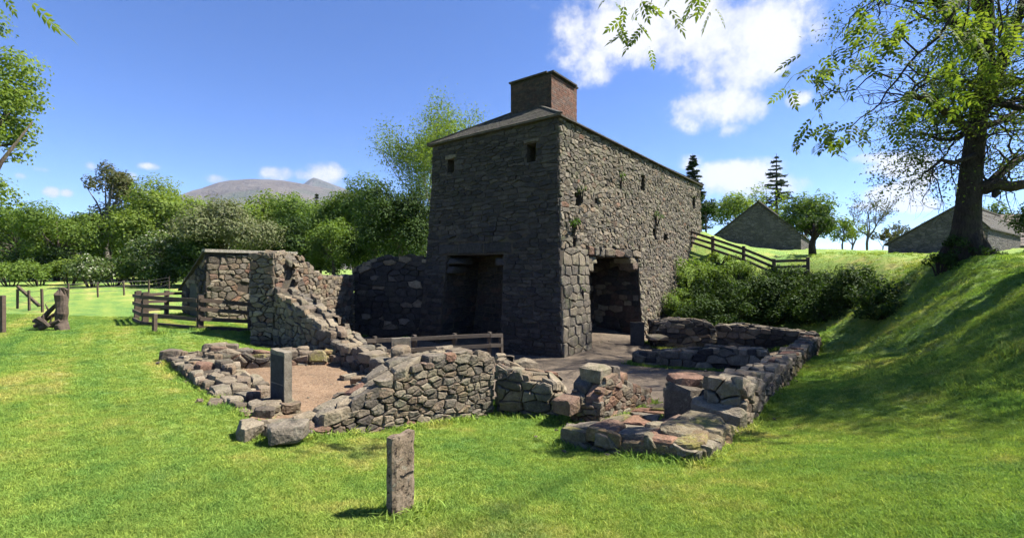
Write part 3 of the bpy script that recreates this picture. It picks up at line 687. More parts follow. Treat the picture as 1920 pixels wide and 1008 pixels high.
    ch = part('chimney', vs, fs, M['mortar_dark'], root)
    bw, bh = .235, .082; nrow = int((cz1 - .1 - 8.45) / bh)
    for face in range(2):
        o, dd, nn, mk = (c0 + V * cs, -V, -U, 'brick_shaded') if face == 0 else (c0, U, -V, 'brick')  # shaded left side gets darker bricks than the sunlit right side
        for r in range(nrow + 1):
            z = cz1 - .02 - (r + 1) * bh - .06; a = -(r % 2) * bw / 2
            while a < cs - .02:
                x0 = max(0, a) + .006; x1 = min(cs, a + bw) - .006
                if x1 - x0 > .05:
                    pr_ = .008 + rng.uniform(0, .012); b3 = [o + dd * x + nn * w_ for x, w_ in ((x0, pr_), (x1, pr_), (x1, -.05), (x0, -.05))]
                    vs = [q(p, z + .006) for p in b3] + [q(p, z + bh - .006) for p in b3]
                    part('brick', vs, [(0, 1, 5, 4), (4, 5, 6, 7), (0, 3, 2, 1), (1, 2, 6, 5), (3, 0, 4, 7)], M[mk], ch)
                a += bw
    gg = Geo()
    for k in range(4):
        p, r = P4[k], P4[(k + 1) % 4]; e = (r - p).normalized(); gg.bar(q(p - e * .02, cz1 + .015), q(r - e * .14, cz1 + .015), .24, .06)
    gg.build('coping', M['stone_mid_dark'], ch)
    for z in (8.42, 8.5): pass
    # lead flashing / haunch where roof meets chimney
    NOGRASS.append([(p.x, p.y) for p in (E - U * .3 - V * .3, c[2] - V * .3, c[1], c[0] - U * .3)])
    return ML, MR
ML, MR = furnace()
# ------------------------------------------------------------------ floors
gA = G(330, 672); 
drape('gravel_floor', [G(345, 690).xy, G(400, 668).xy, G(640, 672).xy, G(745, 700).xy, G(720, 740).xy, G(560, 790).xy, G(480, 800).xy, G(400, 745).xy], M['gravel_tan'], 'tan pebble floor of the small ruined room')
drape('courtyard_floor', [(-2.7, 9.6), (-.6, 8.3), (.55, 7.75), (.62, 6.55), (1.0, 6.1), (1.75, 5.3), (2.1, 4.9), (10.2, 15.7), (9.3, 18.7), (6.6, 21.2), (3.5, 22.5), (-3.0, 20.5), (-6.6, 19), (-6.8, 13.2)], M['gravel_grey'], 'brown gravel yard in front of the furnace', .11)

# ------------------------------------------------------------------ ruined walls
def blk(px, py, d, s, rot=0., mk='stone_block', sq=.4): return (P(px, py, d), s, rot, mk, sq)
ru = math.atan2(U.y, U.x)
# front wall of the gravel room, facing the viewer in the sun
A = G(508, 828); B = G(924, 777)
wall('ruin_wall', 'sunlit rubble wall in front of gravel floor, rising to the right', A.xy, B.xy,
     profile(A, B, [(505, 806), (575, 800), (610, 782), (650, 766), (690, 738), (725, 712), (760, 690), (800, 672), (850, 660), (900, 660), (926, 668)]), .55, .155, .088, 21, faces='ftabk', bulge=.032,
     extra=[blk(470, 808, 5.15, (.27, .42, .27), .5, 'stone_block', .55), blk(540, 808, 5.0, (.44, .36, .23), .35, 'stone_block', .5), blk(745, 668, 7.4, (.2, .24, .3), .3, 'stone'),
            blk(775, 690, 6.75, (.32, .3, .32), .9, 'stone_block', .6), blk(820, 681, 7.0, (.30, .3, .33), .72, 'stone_block', .3), blk(836, 655, 7.5, (.32, .3, .13), .2, 'stone'), blk(868, 668, 7.7, (.2, .22, .14), .2, 'stone'), blk(700, 745, 6.4, (.26, .25, .16), .3, 'stone'), blk(672, 712, 8.6, (.3, .22, .14), .2, 'stone')])
# return wall at its right-hand end, in shade, with a worn lit top
A = G(930, 780) + Vector((.02, .1, 0)); B = G(1056, 783)
wall('ruin_wall', 'stub of ruined wall in shade beside the yard entrance, topped by a rounded boulder', A.xy, B.xy,
     profile(A, B, [(926, 672), (945, 690), (960, 700), (1000, 708), (1040, 714), (1052, 738), (1058, 750)]), .62, .24, .125, 22, faces='ftabk', bulge=.04,
     extra=[blk(985, 687, 8.35, (.44, .4, .3), .4, 'stone_block', .6), blk(1003, 697, 8.2, (.22, .2, .1), .2, 'stone_red', .6), blk(1020, 717, 7.85, (.55, .36, .16), .0, 'stone_block', .3), blk(1046, 762, 7.7, (.24, .3, .34), .2, 'stone_block', .6), blk(940, 672, 8.4, (.2, .2, .2), .3, 'stone')])
# left low wall of the gravel room
A = G(313, 678); B = G(455, 778)
wall('ruin_wall', 'low tumbled wall along the left edge of the gravel floor', A.xy, B.xy,
     profile(A, B, [(313, 664), (345, 680), (375, 707), (395, 727), (420, 752), (455, 770)]), .75, .2, .11, 23, faces='ftab', bulge=.04, tops=(.24, .18), jag=.12,
     extra=[blk(385, 709, 8.1, (.42, .34, .16), .3, 'stone'), blk(363, 718, 7.9, (.3, .25, .14), .6, 'stone_mossy'), blk(432, 757, 6.55, (.3, .36, .26), .8, 'stone_block', .6), blk(405, 760, 6.45, (.2, .25, .2), .5, 'stone'), blk(495, 772, 6.0, (.25, .2, .14), .2, 'stone'), blk(325, 665, 9.5, (.4, .4, .25), .2, 'stone'), blk(415, 725, 7.6, (.3, .3, .15), .2, 'stone')])
# back wall of the gravel room
A = G(385, 693); B = G(640, 687)
wall('ruin_wall', 'knee-high mossy wall along the far edge of the gravel floor', A.xy, B.xy,
     profile(A, B, [(385, 655), (410, 653), (440, 660), (500, 664), (570, 660), (600, 664), (640, 668)]), .6, .26, .16, 24, pal=[('stone', 5), ('stone_red', 1.3), ('stone_mossy', .8)], faces='ftab', bulge=.05, jag=.08,
     extra=[blk(403, 652, 9.9, (.46, .4, .26), .3, 'stone'), blk(450, 660, 10.0, (.34, .3, .2), .3, 'stone'), blk(568, 657, 10.3, (.26, .26, .2), .3, 'stone'), blk(620, 660, 10.5, (.3, .3, .15), .3, 'stone_mossy')])
# diagonal wall in shade: tall broken end, then a long falling top
A = G(471, 622); B = G(712, 712)
DA, DB = A, B
wall('ruin_wall', 'shaded ruined wall whose top falls diagonally from a tall broken end', A.xy, B.xy,
     profile(A, B, [(470, 497), (490, 482), (511, 482), (514, 538), (528, 556), (545, 558), (560, 580), (580, 588), (600, 614), (618, 621), (640, 648), (664, 653), (690, 670), (712, 676)]), .62, .26, .14, 25, pal=[('stone', 5), ('stone_block', 1)], faces='ftabk', bulge=.045, jag=.16,
     extra=[blk(700, 668, 9.35, (.5, .5, .2), -.7, 'stone'), blk(660, 652, 10.2, (.4, .4, .2), -.7, 'stone'), blk(720, 684, 9.0, (.5, .46, .3), -.7, 'stone', .4), blk(752, 668, 8.9, (.34, .3, .42), -.5, 'stone', .35)])
# side wall running back from the tall end, sunlit
A = Vector((-6.62, 12.95)); B = Vector((-6.45, 18.9))
wall('ruin_wall', 'sunlit side wall of the ruin with red bricks set in it', A, B,
     profile(A, B, [(516, 474), (535, 471), (550, 474), (566, 482), (580, 494), (595, 508), (608, 517), (640, 518), (656, 516)]), .7, .25, .14, 26, pal=[('stone', 6), ('stone_red', .8), ('stone_block', 1.4)], faces='ftab', bulge=.05, jag=.06, flip=1,
     extra=[(Vector((-6.6, 16.6, 1.85)), (.12, 1.1, .09), 0, 'stone_block', .3)] + [(Vector((-6.58, 16.15 + .22 * k, 1.67)), (.1, .16, .22), 0, 'stone_red', .3) for k in range(5)])
# back wall up to the furnace, in shade
A = Vector((-6.5, 18.95)); B = Vector((-3.1, 18.75))
wall('ruin_wall', 'dark wall in shade closing the gap up to the furnace', A, B,
     profile(A, B, [(655, 520), (664, 505), (680, 493), (700, 485), (722, 478), (745, 482), (770, 477), (800, 486), (820, 486)]), .7, .38, .2, 27, pal=[('stone_shaded', 4), ('stone', 1)], faces='ftk', core='mortar_dark', limit=200)  # darker stone colour carries part of this wall's shade
# ---- right-hand ruin
RA = G(1056, 836); RB = G(1318, 868)
wall('ruin_wall', 'lowest slab-topped wall nearest the camera on the right, in shade', RA.xy, RB.xy,
     profile(RA, RB, [(1055, 800), (1090, 803), (1130, 812), (1180, 822), (1215, 828), (1260, 826), (1320, 832)]), .42, .42, .2, 31, pal=[('stone', 3), ('stone_block', 3)], top_pal=[('stone_block', 3), ('stone_red', .7), ('stone_mossy', 2)], faces='ftab', bulge=.04, tops=(.34, .26),
     extra=[blk(1072, 815, 5.65, (.2, .3, .22), -.4, 'stone_block', .35), blk(1232, 840, 5.0, (.3, .36, .18), -.4, 'stone_block', .45), blk(1290, 848, 4.8, (.32, .36, .2), -.4, 'stone_mossy', .5)])
# floor slabs of the small hearth
root = empty('hearth_floor', onG(1.9, 6.3), 'worn red and grey slabs between the low walls of the hearth', 'paving')
rng = random.Random(5); recs = []
o_ = Vector((1.05, 6.35, 0))
Mh = lambda a, b, o: Vector((*(o_ + U * a - V * b).xy, tz(*(o_ + U * a - V * b).xy) + .05 + o))
patch(recs, Mh, 0, 1.7, .05, 1.05, .4, .34, rng, [('stone_red', 3), ('stone_block', 3), ('stone_mossy', 1)], None, (), bulge=.03, depth=.12, tilt=.08)
emit(root, recs)
# mossy step on the right side
A = RB + Vector((0.02, .03, 0)); B = A + U * 1.62
wall('ruin_wall', 'low mossy wall corner of orange and yellow stones on the right', A.xy, B.xy, [(0, A.z + .16), (.4, A.z + .12), (1, A.z - .08)], .6, .3, .16, 32, pal=[('stone_mossy', 4), ('stone_block', 2)], top_pal=[('stone_mossy', 3), ('stone_red', 2)], faces='fta', bulge=.06, jag=.06, tops=(.42, .34),
     extra=[(A + U * 1.0 + V * .32 + UP * .05, (.75, .5, .16), ru, 'stone_mossy', .55), (A + U * .4 + V * .34 + UP * .13, (.5, .4, .1), ru, 'stone_mossy', .5)])
# long right boundary wall
A = RB + U * 1.66; B = G(1536, 641); BW = B
A.z = tz(A.x, A.y)
wall('ruin_wall', 'long low boundary wall running away along the right-hand grass', A.xy, B.xy,
     profile(A, B, [(1385, 712), (1400, 712), (1425, 704), (1445, 694), (1470, 682), (1495, 662), (1515, 648), (1536, 630)]), .40, .22, .13, 33, pal=[('stone', 5), ('stone_block', 3), ('stone_mossy', .6)], top_pal=[('stone_block', 4), ('stone_red', 1), ('stone', 2)], faces='ftabk', bulge=.05, tops=(.42, .32), jag=.07)
# big block wall
A = G(1248, 792); B = RB + U * 1.72 + V * .60; NB_ = Vector((A.y - B.y, B.x - A.x, 0)).normalized(); DB_ = Vector((B.x - A.x, B.y - A.y, 0)).normalized()
wall('ruin_wall', 'chest of two big stone blocks in shade with pale slab tops', A.xy, B.xy,
     [(0, A.z + .54), (.4, A.z + .53), (.75, A.z + .54), (1, A.z + .56)], .62, .5, .3, 34, pal=[('stone_block', 2), ('stone', 1)], top_pal=[('stone_red', .8), ('stone_block', 3)], faces='tabk', bulge=.05, tops=(.40, .30), jag=.05,
     extra=[(A + DB_ * .25 + NB_ * .12 + UP * .25, (.50, .36, .62), math.atan2(DB_.y, DB_.x), 'stone', .28), (A + DB_ * .80 + NB_ * .06 + UP * .27, (.66, .36, .56), math.atan2(DB_.y, DB_.x), 'stone_block', .42), (A + (B - A) * .22 + NB_ * .3 + UP * (.60 - (B.z - A.z) * .22), (.5, .46, .16), .2, 'stone_red', .5), (A + (B - A) * .6 + NB_ * .4 + UP * (.58 - (B.z - A.z) * .6), (.4, .2, .14), .0, 'stone_block', .4)])
# inner left wall of the hearth
A = G(1120, 798); B = A + U * 2.0
A = A - V * 0
wall('ruin_wall', 'stepped hearth wall of small red and grey stones beside the gravel', A.xy, B.xy,
     [(0, A.z + .34), (.12, A.z + .62), (.3, A.z + .62), (.42, A.z + .48), (.6, A.z + .34), (.8, A.z + .22), (1, A.z + .14)], .42, .2, .085, 35, pal=[('stone', 2), ('stone_red', 2), ('stone_block', 2)], faces='ftabk', bulge=.03, jag=.06, flip=1,
     extra=[(A + V * .22 + U * .36 + UP * .66, (.42, .40, .26), ru, 'stone_block', .4), (A + V * .15 + U * .8 + UP * .56, (.2, .24, .3), ru, 'stone', .4), (A + V * .12 + U * 1.02 + UP * .42, (.24, .2, .3), ru, 'stone_red', .45), (A + V * .42 - U * .12 + UP * .26, (.40, .36, .25), ru, 'stone_red', .35)])
# ---- low walls in the shaded far right of the yard, shade partly painted by darker stone
A = G(1188, 684); B = G(1436, 696)
wall('ruin_wall', 'low kerb-like wall in shade across the middle of the yard', A.xy, B.xy,
     profile(A, B, [(1186, 660), (1240, 660), (1290, 656), (1330, 652), (1390, 655), (1440, 660)]), .5, .34, .17, 41, faces='fta', limit=150, pal=[('stone_shaded', 2), ('stone', 3)])
A = G(1228, 652); B = A + (G(1500, 640) - A) * .42
wall('ruin_wall', 'stepped low wall beside the right side of the furnace', A.xy, B.xy,
     profile(A, B, [(1222, 603), (1260, 599), (1310, 599), (1335, 606), (1345, 622), (1400, 624)]), .7, .34, .17, 42, faces='ftab', limit=160, pal=[('stone_shaded', 2), ('stone', 3)], extra=[blk(1232, 632, A.y - .3, (.7, .5, .16), 0, 'stone_block', .35)])
A2 = Vector((B.x, B.y, 0)) + Vector((.1, .25, 0)); B2 = Vector((BW.x, BW.y, 0)) + U * .1
wall('ruin_wall', 'dark low wall closing the far right end of the yard below the bushes', A2.xy, B2.xy,
     profile(A2, B2, [(1330, 613), (1380, 610), (1420, 612), (1470, 619), (1535, 626)]), .8, .4, .2, 43, faces='ftab', limit=160, pal=[('stone_shaded', 2), ('stone', 2)])
tag(link('standing_stone', mesh('standing_stone', *rock_geo(Vector((0, 0, 0)), (.16, .2, .62), random.Random(8), .2, 24, .35)), M['stone_block'], None, G(1438, 694) + UP * .24), 'small upright stone at the end of the low kerb wall', 'stone')

# loose boulders in the yard and on the gravel
for px, py, s, lab, mk in ((1030, 666, (.42, .36, .3), 'round boulder at the foot of the furnace corner', 'stone'), (655, 712, (.4, .26, .18), 'brown loose stone lying on the gravel floor', 'stone'), (700, 722, (.3, .26, .2), 'pale loose stone on the gravel beside the rubble wall', 'stone_block'),
                          (390, 735, (.3, .28, .12), 'flat mossy stone at the left edge of the gravel', 'stone_mossy')):
    p = G(px, py); tag(link('loose_stone', mesh('loose_stone', *rock_geo(Vector((0, 0, 0)), s, random.Random(px), .5, 28, .6)), M[mk], None, p + UP * s[2] * .32), lab, 'stone')

# ------------------------------------------------------------------ standing slabs
def slab(name, label, foot, w, h, t, dirv, mat, seed, cat='slab', frame=None, lean=0):
    """an upright slab: dirv = direction of its long side"""
    rng = random.Random(seed); d = Vector((*dirv, 0)).normalized(); n = Vector((d.y, -d.x, 0))
    root = empty(name, foot, label, cat)
    nx, nz_ = 7, 14; vs = []; fs = []
    for side in (0, 1):
        for j in range(nz_ + 1):
            for i in range(nx + 1):
                u_ = i / nx - .5; z = -.15 + (h + .15) * j / nz_ + (.006 * math.sin(u_ * 9 + seed) if j == nz_ else 0) + (lean * u_ * w if j == nz_ else 0)
                edge = i in (0, nx) or j == nz_
                jit = .0045 if frame is None else .002
                p = foot + d * (u_ * w + (rng.uniform(-jit, jit) if i in (0, nx) else 0)) + n * ((.5 - side) * t + rng.uniform(-jit, jit) * .8 - (.5 - side) * (t * .28 if edge and frame is None else 0)) + UP * z
                vs.append(p)
    k = (nx + 1) * (nz_ + 1)
    for j in range(nz_):
        for i in range(nx):
            a = j * (nx + 1) + i; fs.append((a, a + 1, a + nx + 2, a + nx + 1)); fs.append((k + a, k + a + nx + 1, k + a + nx + 2, k + a + 1))
    for j in range(nz_):
        a = j * (nx + 1); fs.append((a, a + nx + 1, k + a + nx + 1, k + a)); a += nx; fs.append((a, k + a, k + a + nx + 1, a + nx + 1))
    for i in range(nx): a = nz_ * (nx + 1) + i; fs.append((a, a + 1, k + a + 1, k + a))
    part('body', vs, fs, M[mat], root)
    return root, d, n
f1 = G(751, 962)
r_, d_, n_ = slab('marker_slab', 'weathered brown standing slab with a crack on the near lawn', f1, .185, .545, .085, (.62, .78), 'standing_slab', 4, lean=.03)
g = Geo(); pts = [(-.04, .285), (-.01, .268), (.03, .28), (.075, .276)]
for (a, za), (b_, zb) in zip(pts, pts[1:]): g.bar(f1 + d_ * a + n_ * .0435 + UP * za, f1 + d_ * b_ + n_ * .0435 + UP * zb, .006, .012)
g.build('crack', M['void_dark'], r_)
f2 = G(527, 773)
r_, d_, n_ = slab('sign_slab', 'tall dark interpretive slab with lit edge, standing on the gravel floor', f2, .42, .90, .11, (.79, -.61), 'panel_frame', 5, 'sign', frame=True, lean=-.04)
def panel(root, foot, d, n, w, h0, h1, t, mat='panel_slate'):
    g = Geo(); a = foot - d * w / 2 + n * (t / 2 + .006); b_ = foot + d * w / 2 + n * (t / 2 + .006)
    vs = [a + UP * h0, b_ + UP * h0, b_ + UP * h1, a + UP * h1]; vs += [v - n * .012 for v in vs]
    return part('panel', vs, [(0, 1, 2, 3), (0, 4, 5, 1), (1, 5, 6, 2), (2, 6, 7, 3), (3, 7, 4, 0)], M[mat], root)
panel(r_, f2, d_, n_, .36, .44, .84, .11); panel(r_, f2, d_, n_, .36, .06, .42, .11)
f3 = G(1195, 648)
r_, d_, n_ = slab('sign_slab', 'dark upright information panel standing by the furnace opening', f3, .5, .86, .1, (.88, -.3), 'panel_slate', 6, 'sign', frame=True)
panel(r_, f3, d_, n_, .43, .1, .8, .1)
p = P(752, 650, 11.2); f4 = onG(p.x, p.y)
r_, d_, n_ = slab('sign_slab', 'pale stone-framed information slab behind the rubble wall', f4, .45, 1.14 - f4.z, .12, (.9, .35), 'panel_frame', 7, 'sign', frame=True)
panel(r_, f4, d_, n_, .34, .35, 1.04 - f4.z, .12, 'stone_block')

# ------------------------------------------------------------------ hut at the left
def hut():
    rng = random.Random(77); c0 = Vector((-11.2, 17.0, 0)); L, Dp = 3.3, 2.4; zt = 3.46; zg = tz(c0.x, c0.y) - .2
    root = empty('stone_hut', c0 + U * L / 2 + V * Dp / 2 + UP * (zg + .2), 'small stone lean-to hut with flat pale coping behind the paddock fence', 'hut')
    q = lambda a, b, z: Vector((*(c0 + U * a + V * b).xy, z)); zb = zg + 1.35
    vs = [q(0, 0, zg), q(L, 0, zg), q(L, Dp, zg), q(0, Dp, zg), q(0, 0, zt), q(L, 0, zt), q(L, Dp, zb), q(0, Dp, zb)]
    part('wall', vs, [(0, 1, 5, 4), (1, 2, 6, 5), (2, 3, 7, 6), (3, 0, 4, 7)], M['mortar'], root)
    recs = []
    Mr = lambda a, b, o: q(a, -o, b)
    patch(recs, Mr, 0, L, zg + .1, zt - .12, .26, .17, rng, [('stone', 5), ('stone_red', .5), ('stone_block', 1.5)], lambda a, b: not (1.15 < a < 1.36 and 2.02 < b < 2.2), (), bulge=.05, depth=.06, tilt=.2, fc=-V)
    Ml = lambda a, b, o: q(-o, Dp - a, b); top = lambda a: zb + (zt - zb) * a / Dp
    patch(recs, Ml, 0, Dp, zg + .1, zt - .1, .3, .18, rng, [('stone_shaded', 2), ('stone', 2)], lambda a, b: b < top(a) - .1, [(.8, 1.6, zg, zg + 1.6)], bulge=.04, depth=.06, tilt=.12, fc=-U)  # darker stone mixed in, so the gable's shade is partly colour
    emit(root, recs, 280)
    d = part('door', [q(-.03, Dp - .85, zg), q(-.03, Dp - 1.55, zg), q(-.03, Dp - 1.55, zg + 1.55), q(-.03, Dp - .85, zg + 1.55), q(.04, Dp - .85, zg), q(.04, Dp - 1.55, zg), q(.04, Dp - 1.55, zg + 1.55), q(.04, Dp - .85, zg + 1.55)], [(0, 1, 2, 3), (0, 4, 5, 1), (1, 5, 6, 2), (2, 6, 7, 3), (3, 7, 4, 0)], M['door_wood'], root)
    Geo().bar(q(-.045, Dp - .8, zg + 1.6), q(-.045, Dp - 1.6, zg + 1.6), .1, .12).build('lintel', M['stone_block'], root)
    g = Geo(); g.bar(q(-.1, .0, zt + .01), q(L + .05, .0, zt + .01), .3, .10, rnd=rng); g.build('coping', M['concrete'], root)
    nr = Geo(); th = .06
    vs = [q(-.12, -.02, zt), q(L + .05, -.02, zt), q(L + .05, Dp + .15, zb - .08), q(-.12, Dp + .15, zb - .08)]; vs += [v - UP * th for v in vs]
    part('roof', vs, [(0, 1, 2, 3), (4, 7, 6, 5), (0, 3, 7, 4), (3, 2, 6, 7), (2, 1, 5, 6), (1, 0, 4, 5)], M['slate'], root)
    NOGRASS.append([(c0 + U * a + V * b).xy[:] for a, b in ((0, 0), (L, 0), (L, Dp), (0, Dp))])
hut()

# ------------------------------------------------------------------ fences
def fence(name, label, posts, hts, rails, mat, pw=.1, rw=.09, rt=.03, seed=1, cat='fence', over=.0):
    """posts: foot points; rails: list of heights above foot; each post and each rail between two posts is a part"""
    rng = random.Random(seed); c = sum(posts, Vector()) / len(posts); root = empty(name, Vector((c.x, c.y, tz(c.x, c.y))), label, cat)
    for p, h in zip(posts, hts):
        tip = Vector((rng.uniform(-.02, .02), rng.uniform(-.02, .02), h)); Geo().bar(p - UP * .2, p + tip, pw, pw, up=Vector((.6, .8, 0)), rnd=rng).build('post', M[mat], root)
    for a, b in zip(posts, posts[1:]):
        e = (b - a).normalized(); s = Vector((e.y, -e.x, 0)).normalized() * (pw / 2 + rt / 2 + .004)
        for h in rails:
            Geo().bar(a + s + UP * (h + rng.uniform(-.015, .015)) - e * over, b + s + UP * (h + rng.uniform(-.015, .015)) + e * over, rt, rw, rnd=rng).build('rail', M[mat], root)
    return root
pf = [G(256, 600), G(272, 609), G(375, 618), G(470, 622)]
fence('paddock_fence', 'dark four-rail wooden fence in front of the stone hut', pf, [1.0, 1.02, 1.0, 1.0], [.06, .33, .60, .86], 'fence_wood', .14, .11, .04, 2)
pb = [G(258, 598) + Vector((-.1, .2, 0)), G(312, 592), G(378, 588)]
fence('paddock_fence', 'rear run of the wooden paddock fence left of the hut', pb, [1.0, .98, .98], [.3, .58, .86], 'fence_wood', .13, .11, .04, 3)
bp = G(290, 625); r = empty('marker_post', bp, 'short lone wooden post on the lawn before the paddock fence', 'post')
Geo().bar(bp - UP * .1, bp + UP * .52, .085, .085, up=Vector((.3, 1, 0)), rnd=random.Random(4)).build('shaft', M['fence_wood'], r)
Geo().bar(bp + UP * .52, bp + UP * .545, .095, .095, up=Vector((.3, 1, 0))).build('cap', M['fence_wood_grey'], r)
pr_ = [G(1296, 452) if False else P(1296, 462, 27.3), P(1337, 474, 26.6), P(1394, 494, 25.2), P(1515, 517, 23.0)]
pr_ = [G(1296, 462), G(1337, 476), G(1394, 496), G(1515, 520)]; pr_ = [pr_[0], pr_[1], pr_[2], (pr_[2] + pr_[3]) / 2, pr_[3]]; pr_[3] = onG(pr_[3].x, pr_[3].y)
fence('bank_fence', 'three-rail wooden fence stepping down the bank beside the furnace', pr_, [.95, .95, .95, .95, .95], [.26, .54, .82], 'bank_timber', .15, .13, .05, 5)
yz = [(702, 636, 12.0), (778, 633, 12.5), (851, 630, 13.0), (917, 627, 13.4), (940, 627, 13.6)]
yz = [(684, 637, 11.8)] + yz; py_ = [P(a, b, c) - UP * .84 for a, b, c in yz]
fence('yard_fence', 'weathered two-rail timber barrier across the front of the furnace', py_, [.86, .92, .92, .92, .92, .86], [.53, .82], 'yard_timber', .09, .10, .05, 6)
# wire fence with posts along the field edge
wp = [(4, 624, 574), (33, 578, 543), (55, 582, 552), (80, 585, 541), (128, 560, 535), (184, 557, 530), (233, 553, 527), (279, 550, 524), (317, 542, 518)]
def wire_fence():
    feet = [G(a, b) for a, b, c in wp[1:]]; root = empty('wire_fence', feet[3], 'post and wire fence along the field edge below the trees', 'fence'); rng = random.Random(9)
    tops = []
    for p, (a, b, c) in zip(feet, wp[1:]):
        h = max(.8, min(1.4, (b - c) / F * p.y)); tops.append(h); Geo().bar(p - UP * .2, p + UP * h + Vector((rng.uniform(-.05, .05), 0, 0)), .06, .06, rnd=rng).build('post', M['fence_wood'], root)
    for k in range(len(feet) - 1):
        for f in (.35, .65, .92): Geo().tube([feet[k] + UP * tops[k] * f, feet[k + 1] + UP * tops[k + 1] * f], [.008, .008], 4).build('wire', M['wire'], root)
    # strainer brace
    Geo().bar(feet[0] + UP * .1 + Vector((.9, 0, 0)), feet[0] + UP * .9, .09, .09, rnd=rng).build('brace', M['fence_wood'], root)
    p = G(4, 624); r = empty('field_post', p, 'single wooden post at the far left edge of the lawn', 'post'); Geo().bar(p - UP * .2, p + UP * 1.0, .11, .11, rnd=rng).build('shaft', M['fence_wood'], r)
wire_fence()
def stump():
    p = G(116, 619); rng = random.Random(12); h = (619 - 541) / F * p.y; root = empty('tree_stump', p, 'tall dark weathered stump post at the field gateway', 'stump')
    pts = [p + Vector((0, 0, -.2)), p + Vector((.02, 0, .1)), p + Vector((.0, 0, h * .5)), p + Vector((.02, 0, h * .85)), p + Vector((.0, 0, h))]
    sg = Geo().tube([p + Vector((.03 * math.sin(k * 1.7), .02 * math.cos(k * 2.3), -.2 + (h + .2) * k / 8)) for k in range(9)], [.19, .165, .15, .135, .145, .13, .145, .14, .11], 14)
    sg.v = [v + Vector((noise.noise(v * 6), noise.noise(v * 6 + Vector((9, 0, 0))), (noise.noise(v * 9) if v.z > p.z + h * .9 else 0) * 2.2)) * .045 for v in sg.v]
    sg.build('trunk', M['stump_wood'], root)
    for k in range(0):
        a = rng.uniform(0, 6.28); Geo().tube([pts[1] + Vector((math.cos(a) * .19, math.sin(a) * .19, .0)), pts[3] + Vector((math.cos(a) * .16, math.sin(a) * .16, rng.uniform(-.1, .25)))], [.05, .035], 5).build('bark_ridge', M['stump_wood'], root)
    lg = [((66, 612), (110, 585)), ((72, 606), (112, 565)), ((64, 600), (100, 612)), ((75, 615), (112, 600)), ((70, 596), (92, 612))]
    for k, (a, b) in enumerate(lg):
        d = p.y + .15 - .12 * k; A = P(*a, d); B = P(*b, d + .1); mid = (A + B) / 2 + Vector((0, 0, rng.uniform(-.03, .05)))
        r2 = empty('fallen_log', A, ['log leaning lowest against the stump at left', 'longest log propped high against the stump', 'short log lying flat beside the stump', 'log lying under the leaning ones by the stump', 'stubby crossing log left of the stump'][k], 'log', 'logs heaped against the stump')
        Geo().tube([A, mid, B], [.07, .06, .045], 7).build('stem', M['stump_wood'], r2)
        Geo().tube([mid, mid + Vector((rng.uniform(-.15, .1), 0, .22))], [.03, .012], 5).build('side_branch', M['stump_wood'], r2)
stump()
# ------------------------------------------------------------------ barns on the terrace
def barn(name, label, gl, gr, apex, eave_l, eave_r, zg, back, wallmat, roofmat, seed):
    """gl, gr: foot of the gable's two corners; apex / eave heights; back: vector along the ridge"""
    root = empty(name, (gl + gr) / 2, label, 'barn'); gl = gl.copy(); gr = gr.copy(); gl.z = gr.z = zg
    t, za = apex; ap = gl + (gr - gl) * t; ap.z = za; el = gl.copy(); el.z = eave_l; er = gr.copy(); er.z = eave_r
    f = [gl, gr, er, ap, el]; b = [p + back for p in f]
    part('wall', f + b, [(0, 1, 2, 3, 4), (9, 8, 7, 6, 5), (0, 4, 9, 5), (1, 6, 7, 2)], M[wallmat], root)
    n = (gr - gl).normalized(); bk = back.normalized(); ov = .18; th = .1
    rf = []
    for p, s in ((el, -1), (er, 1)):
        dn = (p - ap).normalized(); lo = p + dn * .25; up = ap - UP * 0
        vs = [lo - bk * ov, up - bk * ov, up + back + bk * ov, lo + back + bk * ov]; vs = [v + UP * .03 for v in vs]; vs += [v + UP * th for v in vs]
        rf.append(part('roof_slope', vs, [(0, 1, 2, 3), (4, 7, 6, 5), (0, 4, 5, 1), (1, 5, 6, 2), (2, 6, 7, 3), (3, 7, 4, 0)], M[roofmat], root))
    Geo().bar(ap - bk * ov + UP * .14, ap + back + bk * ov + UP * .14, .22, .1).build('ridge', M['slate'], root)
    return root
def stone_tex_mat():
    m, nt, out = newmat('far_masonry'); b = NB(nt); p = b.scalev(b.pos(), 1, 1, 1.7)
    v = b.voro(3.2, 'F1', p); sp = b.N.new('ShaderNodeSeparateColor'); b.L.new(v.outputs['Color'], sp.inputs[0]); e = b.voro(3.2, 'DISTANCE_TO_EDGE', p)
    c = b.ramp(sp.outputs[0], [(0, (.07, .064, .06)), (.5, (.10, .092, .085)), (1, (.13, .117, .106))]); c = b.mix(b.rng(e.outputs['Distance'], .0, .08, .8, 0), c, (.045, .042, .04))
    b.princ(out, c, .95, b.bump(b.rng(e.outputs['Distance'], 0, .2), .8, .05), .15); M['far_masonry'] = m
stone_tex_mat()
a = P(1338, 470, 43); b_ = P(1502, 470, 41); z0 = a.z - .8
barn('stone_barn', 'dark gable-ended stone barn beyond the bank fence, between the two conifers', a, b_, (.52, P(0, 380, 42).z), P(0, 444, 43).z, P(0, 438, 41).z, z0, Vector((8, 11, 0)), 'far_masonry', 'slate', 1)
a = P(1665, 470, 33.5); b_ = P(1852, 470, 31.5); z0 = a.z - .8
barn('stone_barn', 'dark gable of the stone barn standing behind the big tree trunk', a, b_, (.745, P(0, 384, 32.2).z), P(0, 458, 33.5).z, P(0, 425, 31.5).z, z0, Vector((11, 8, 0)), 'far_masonry', 'slate', 2)
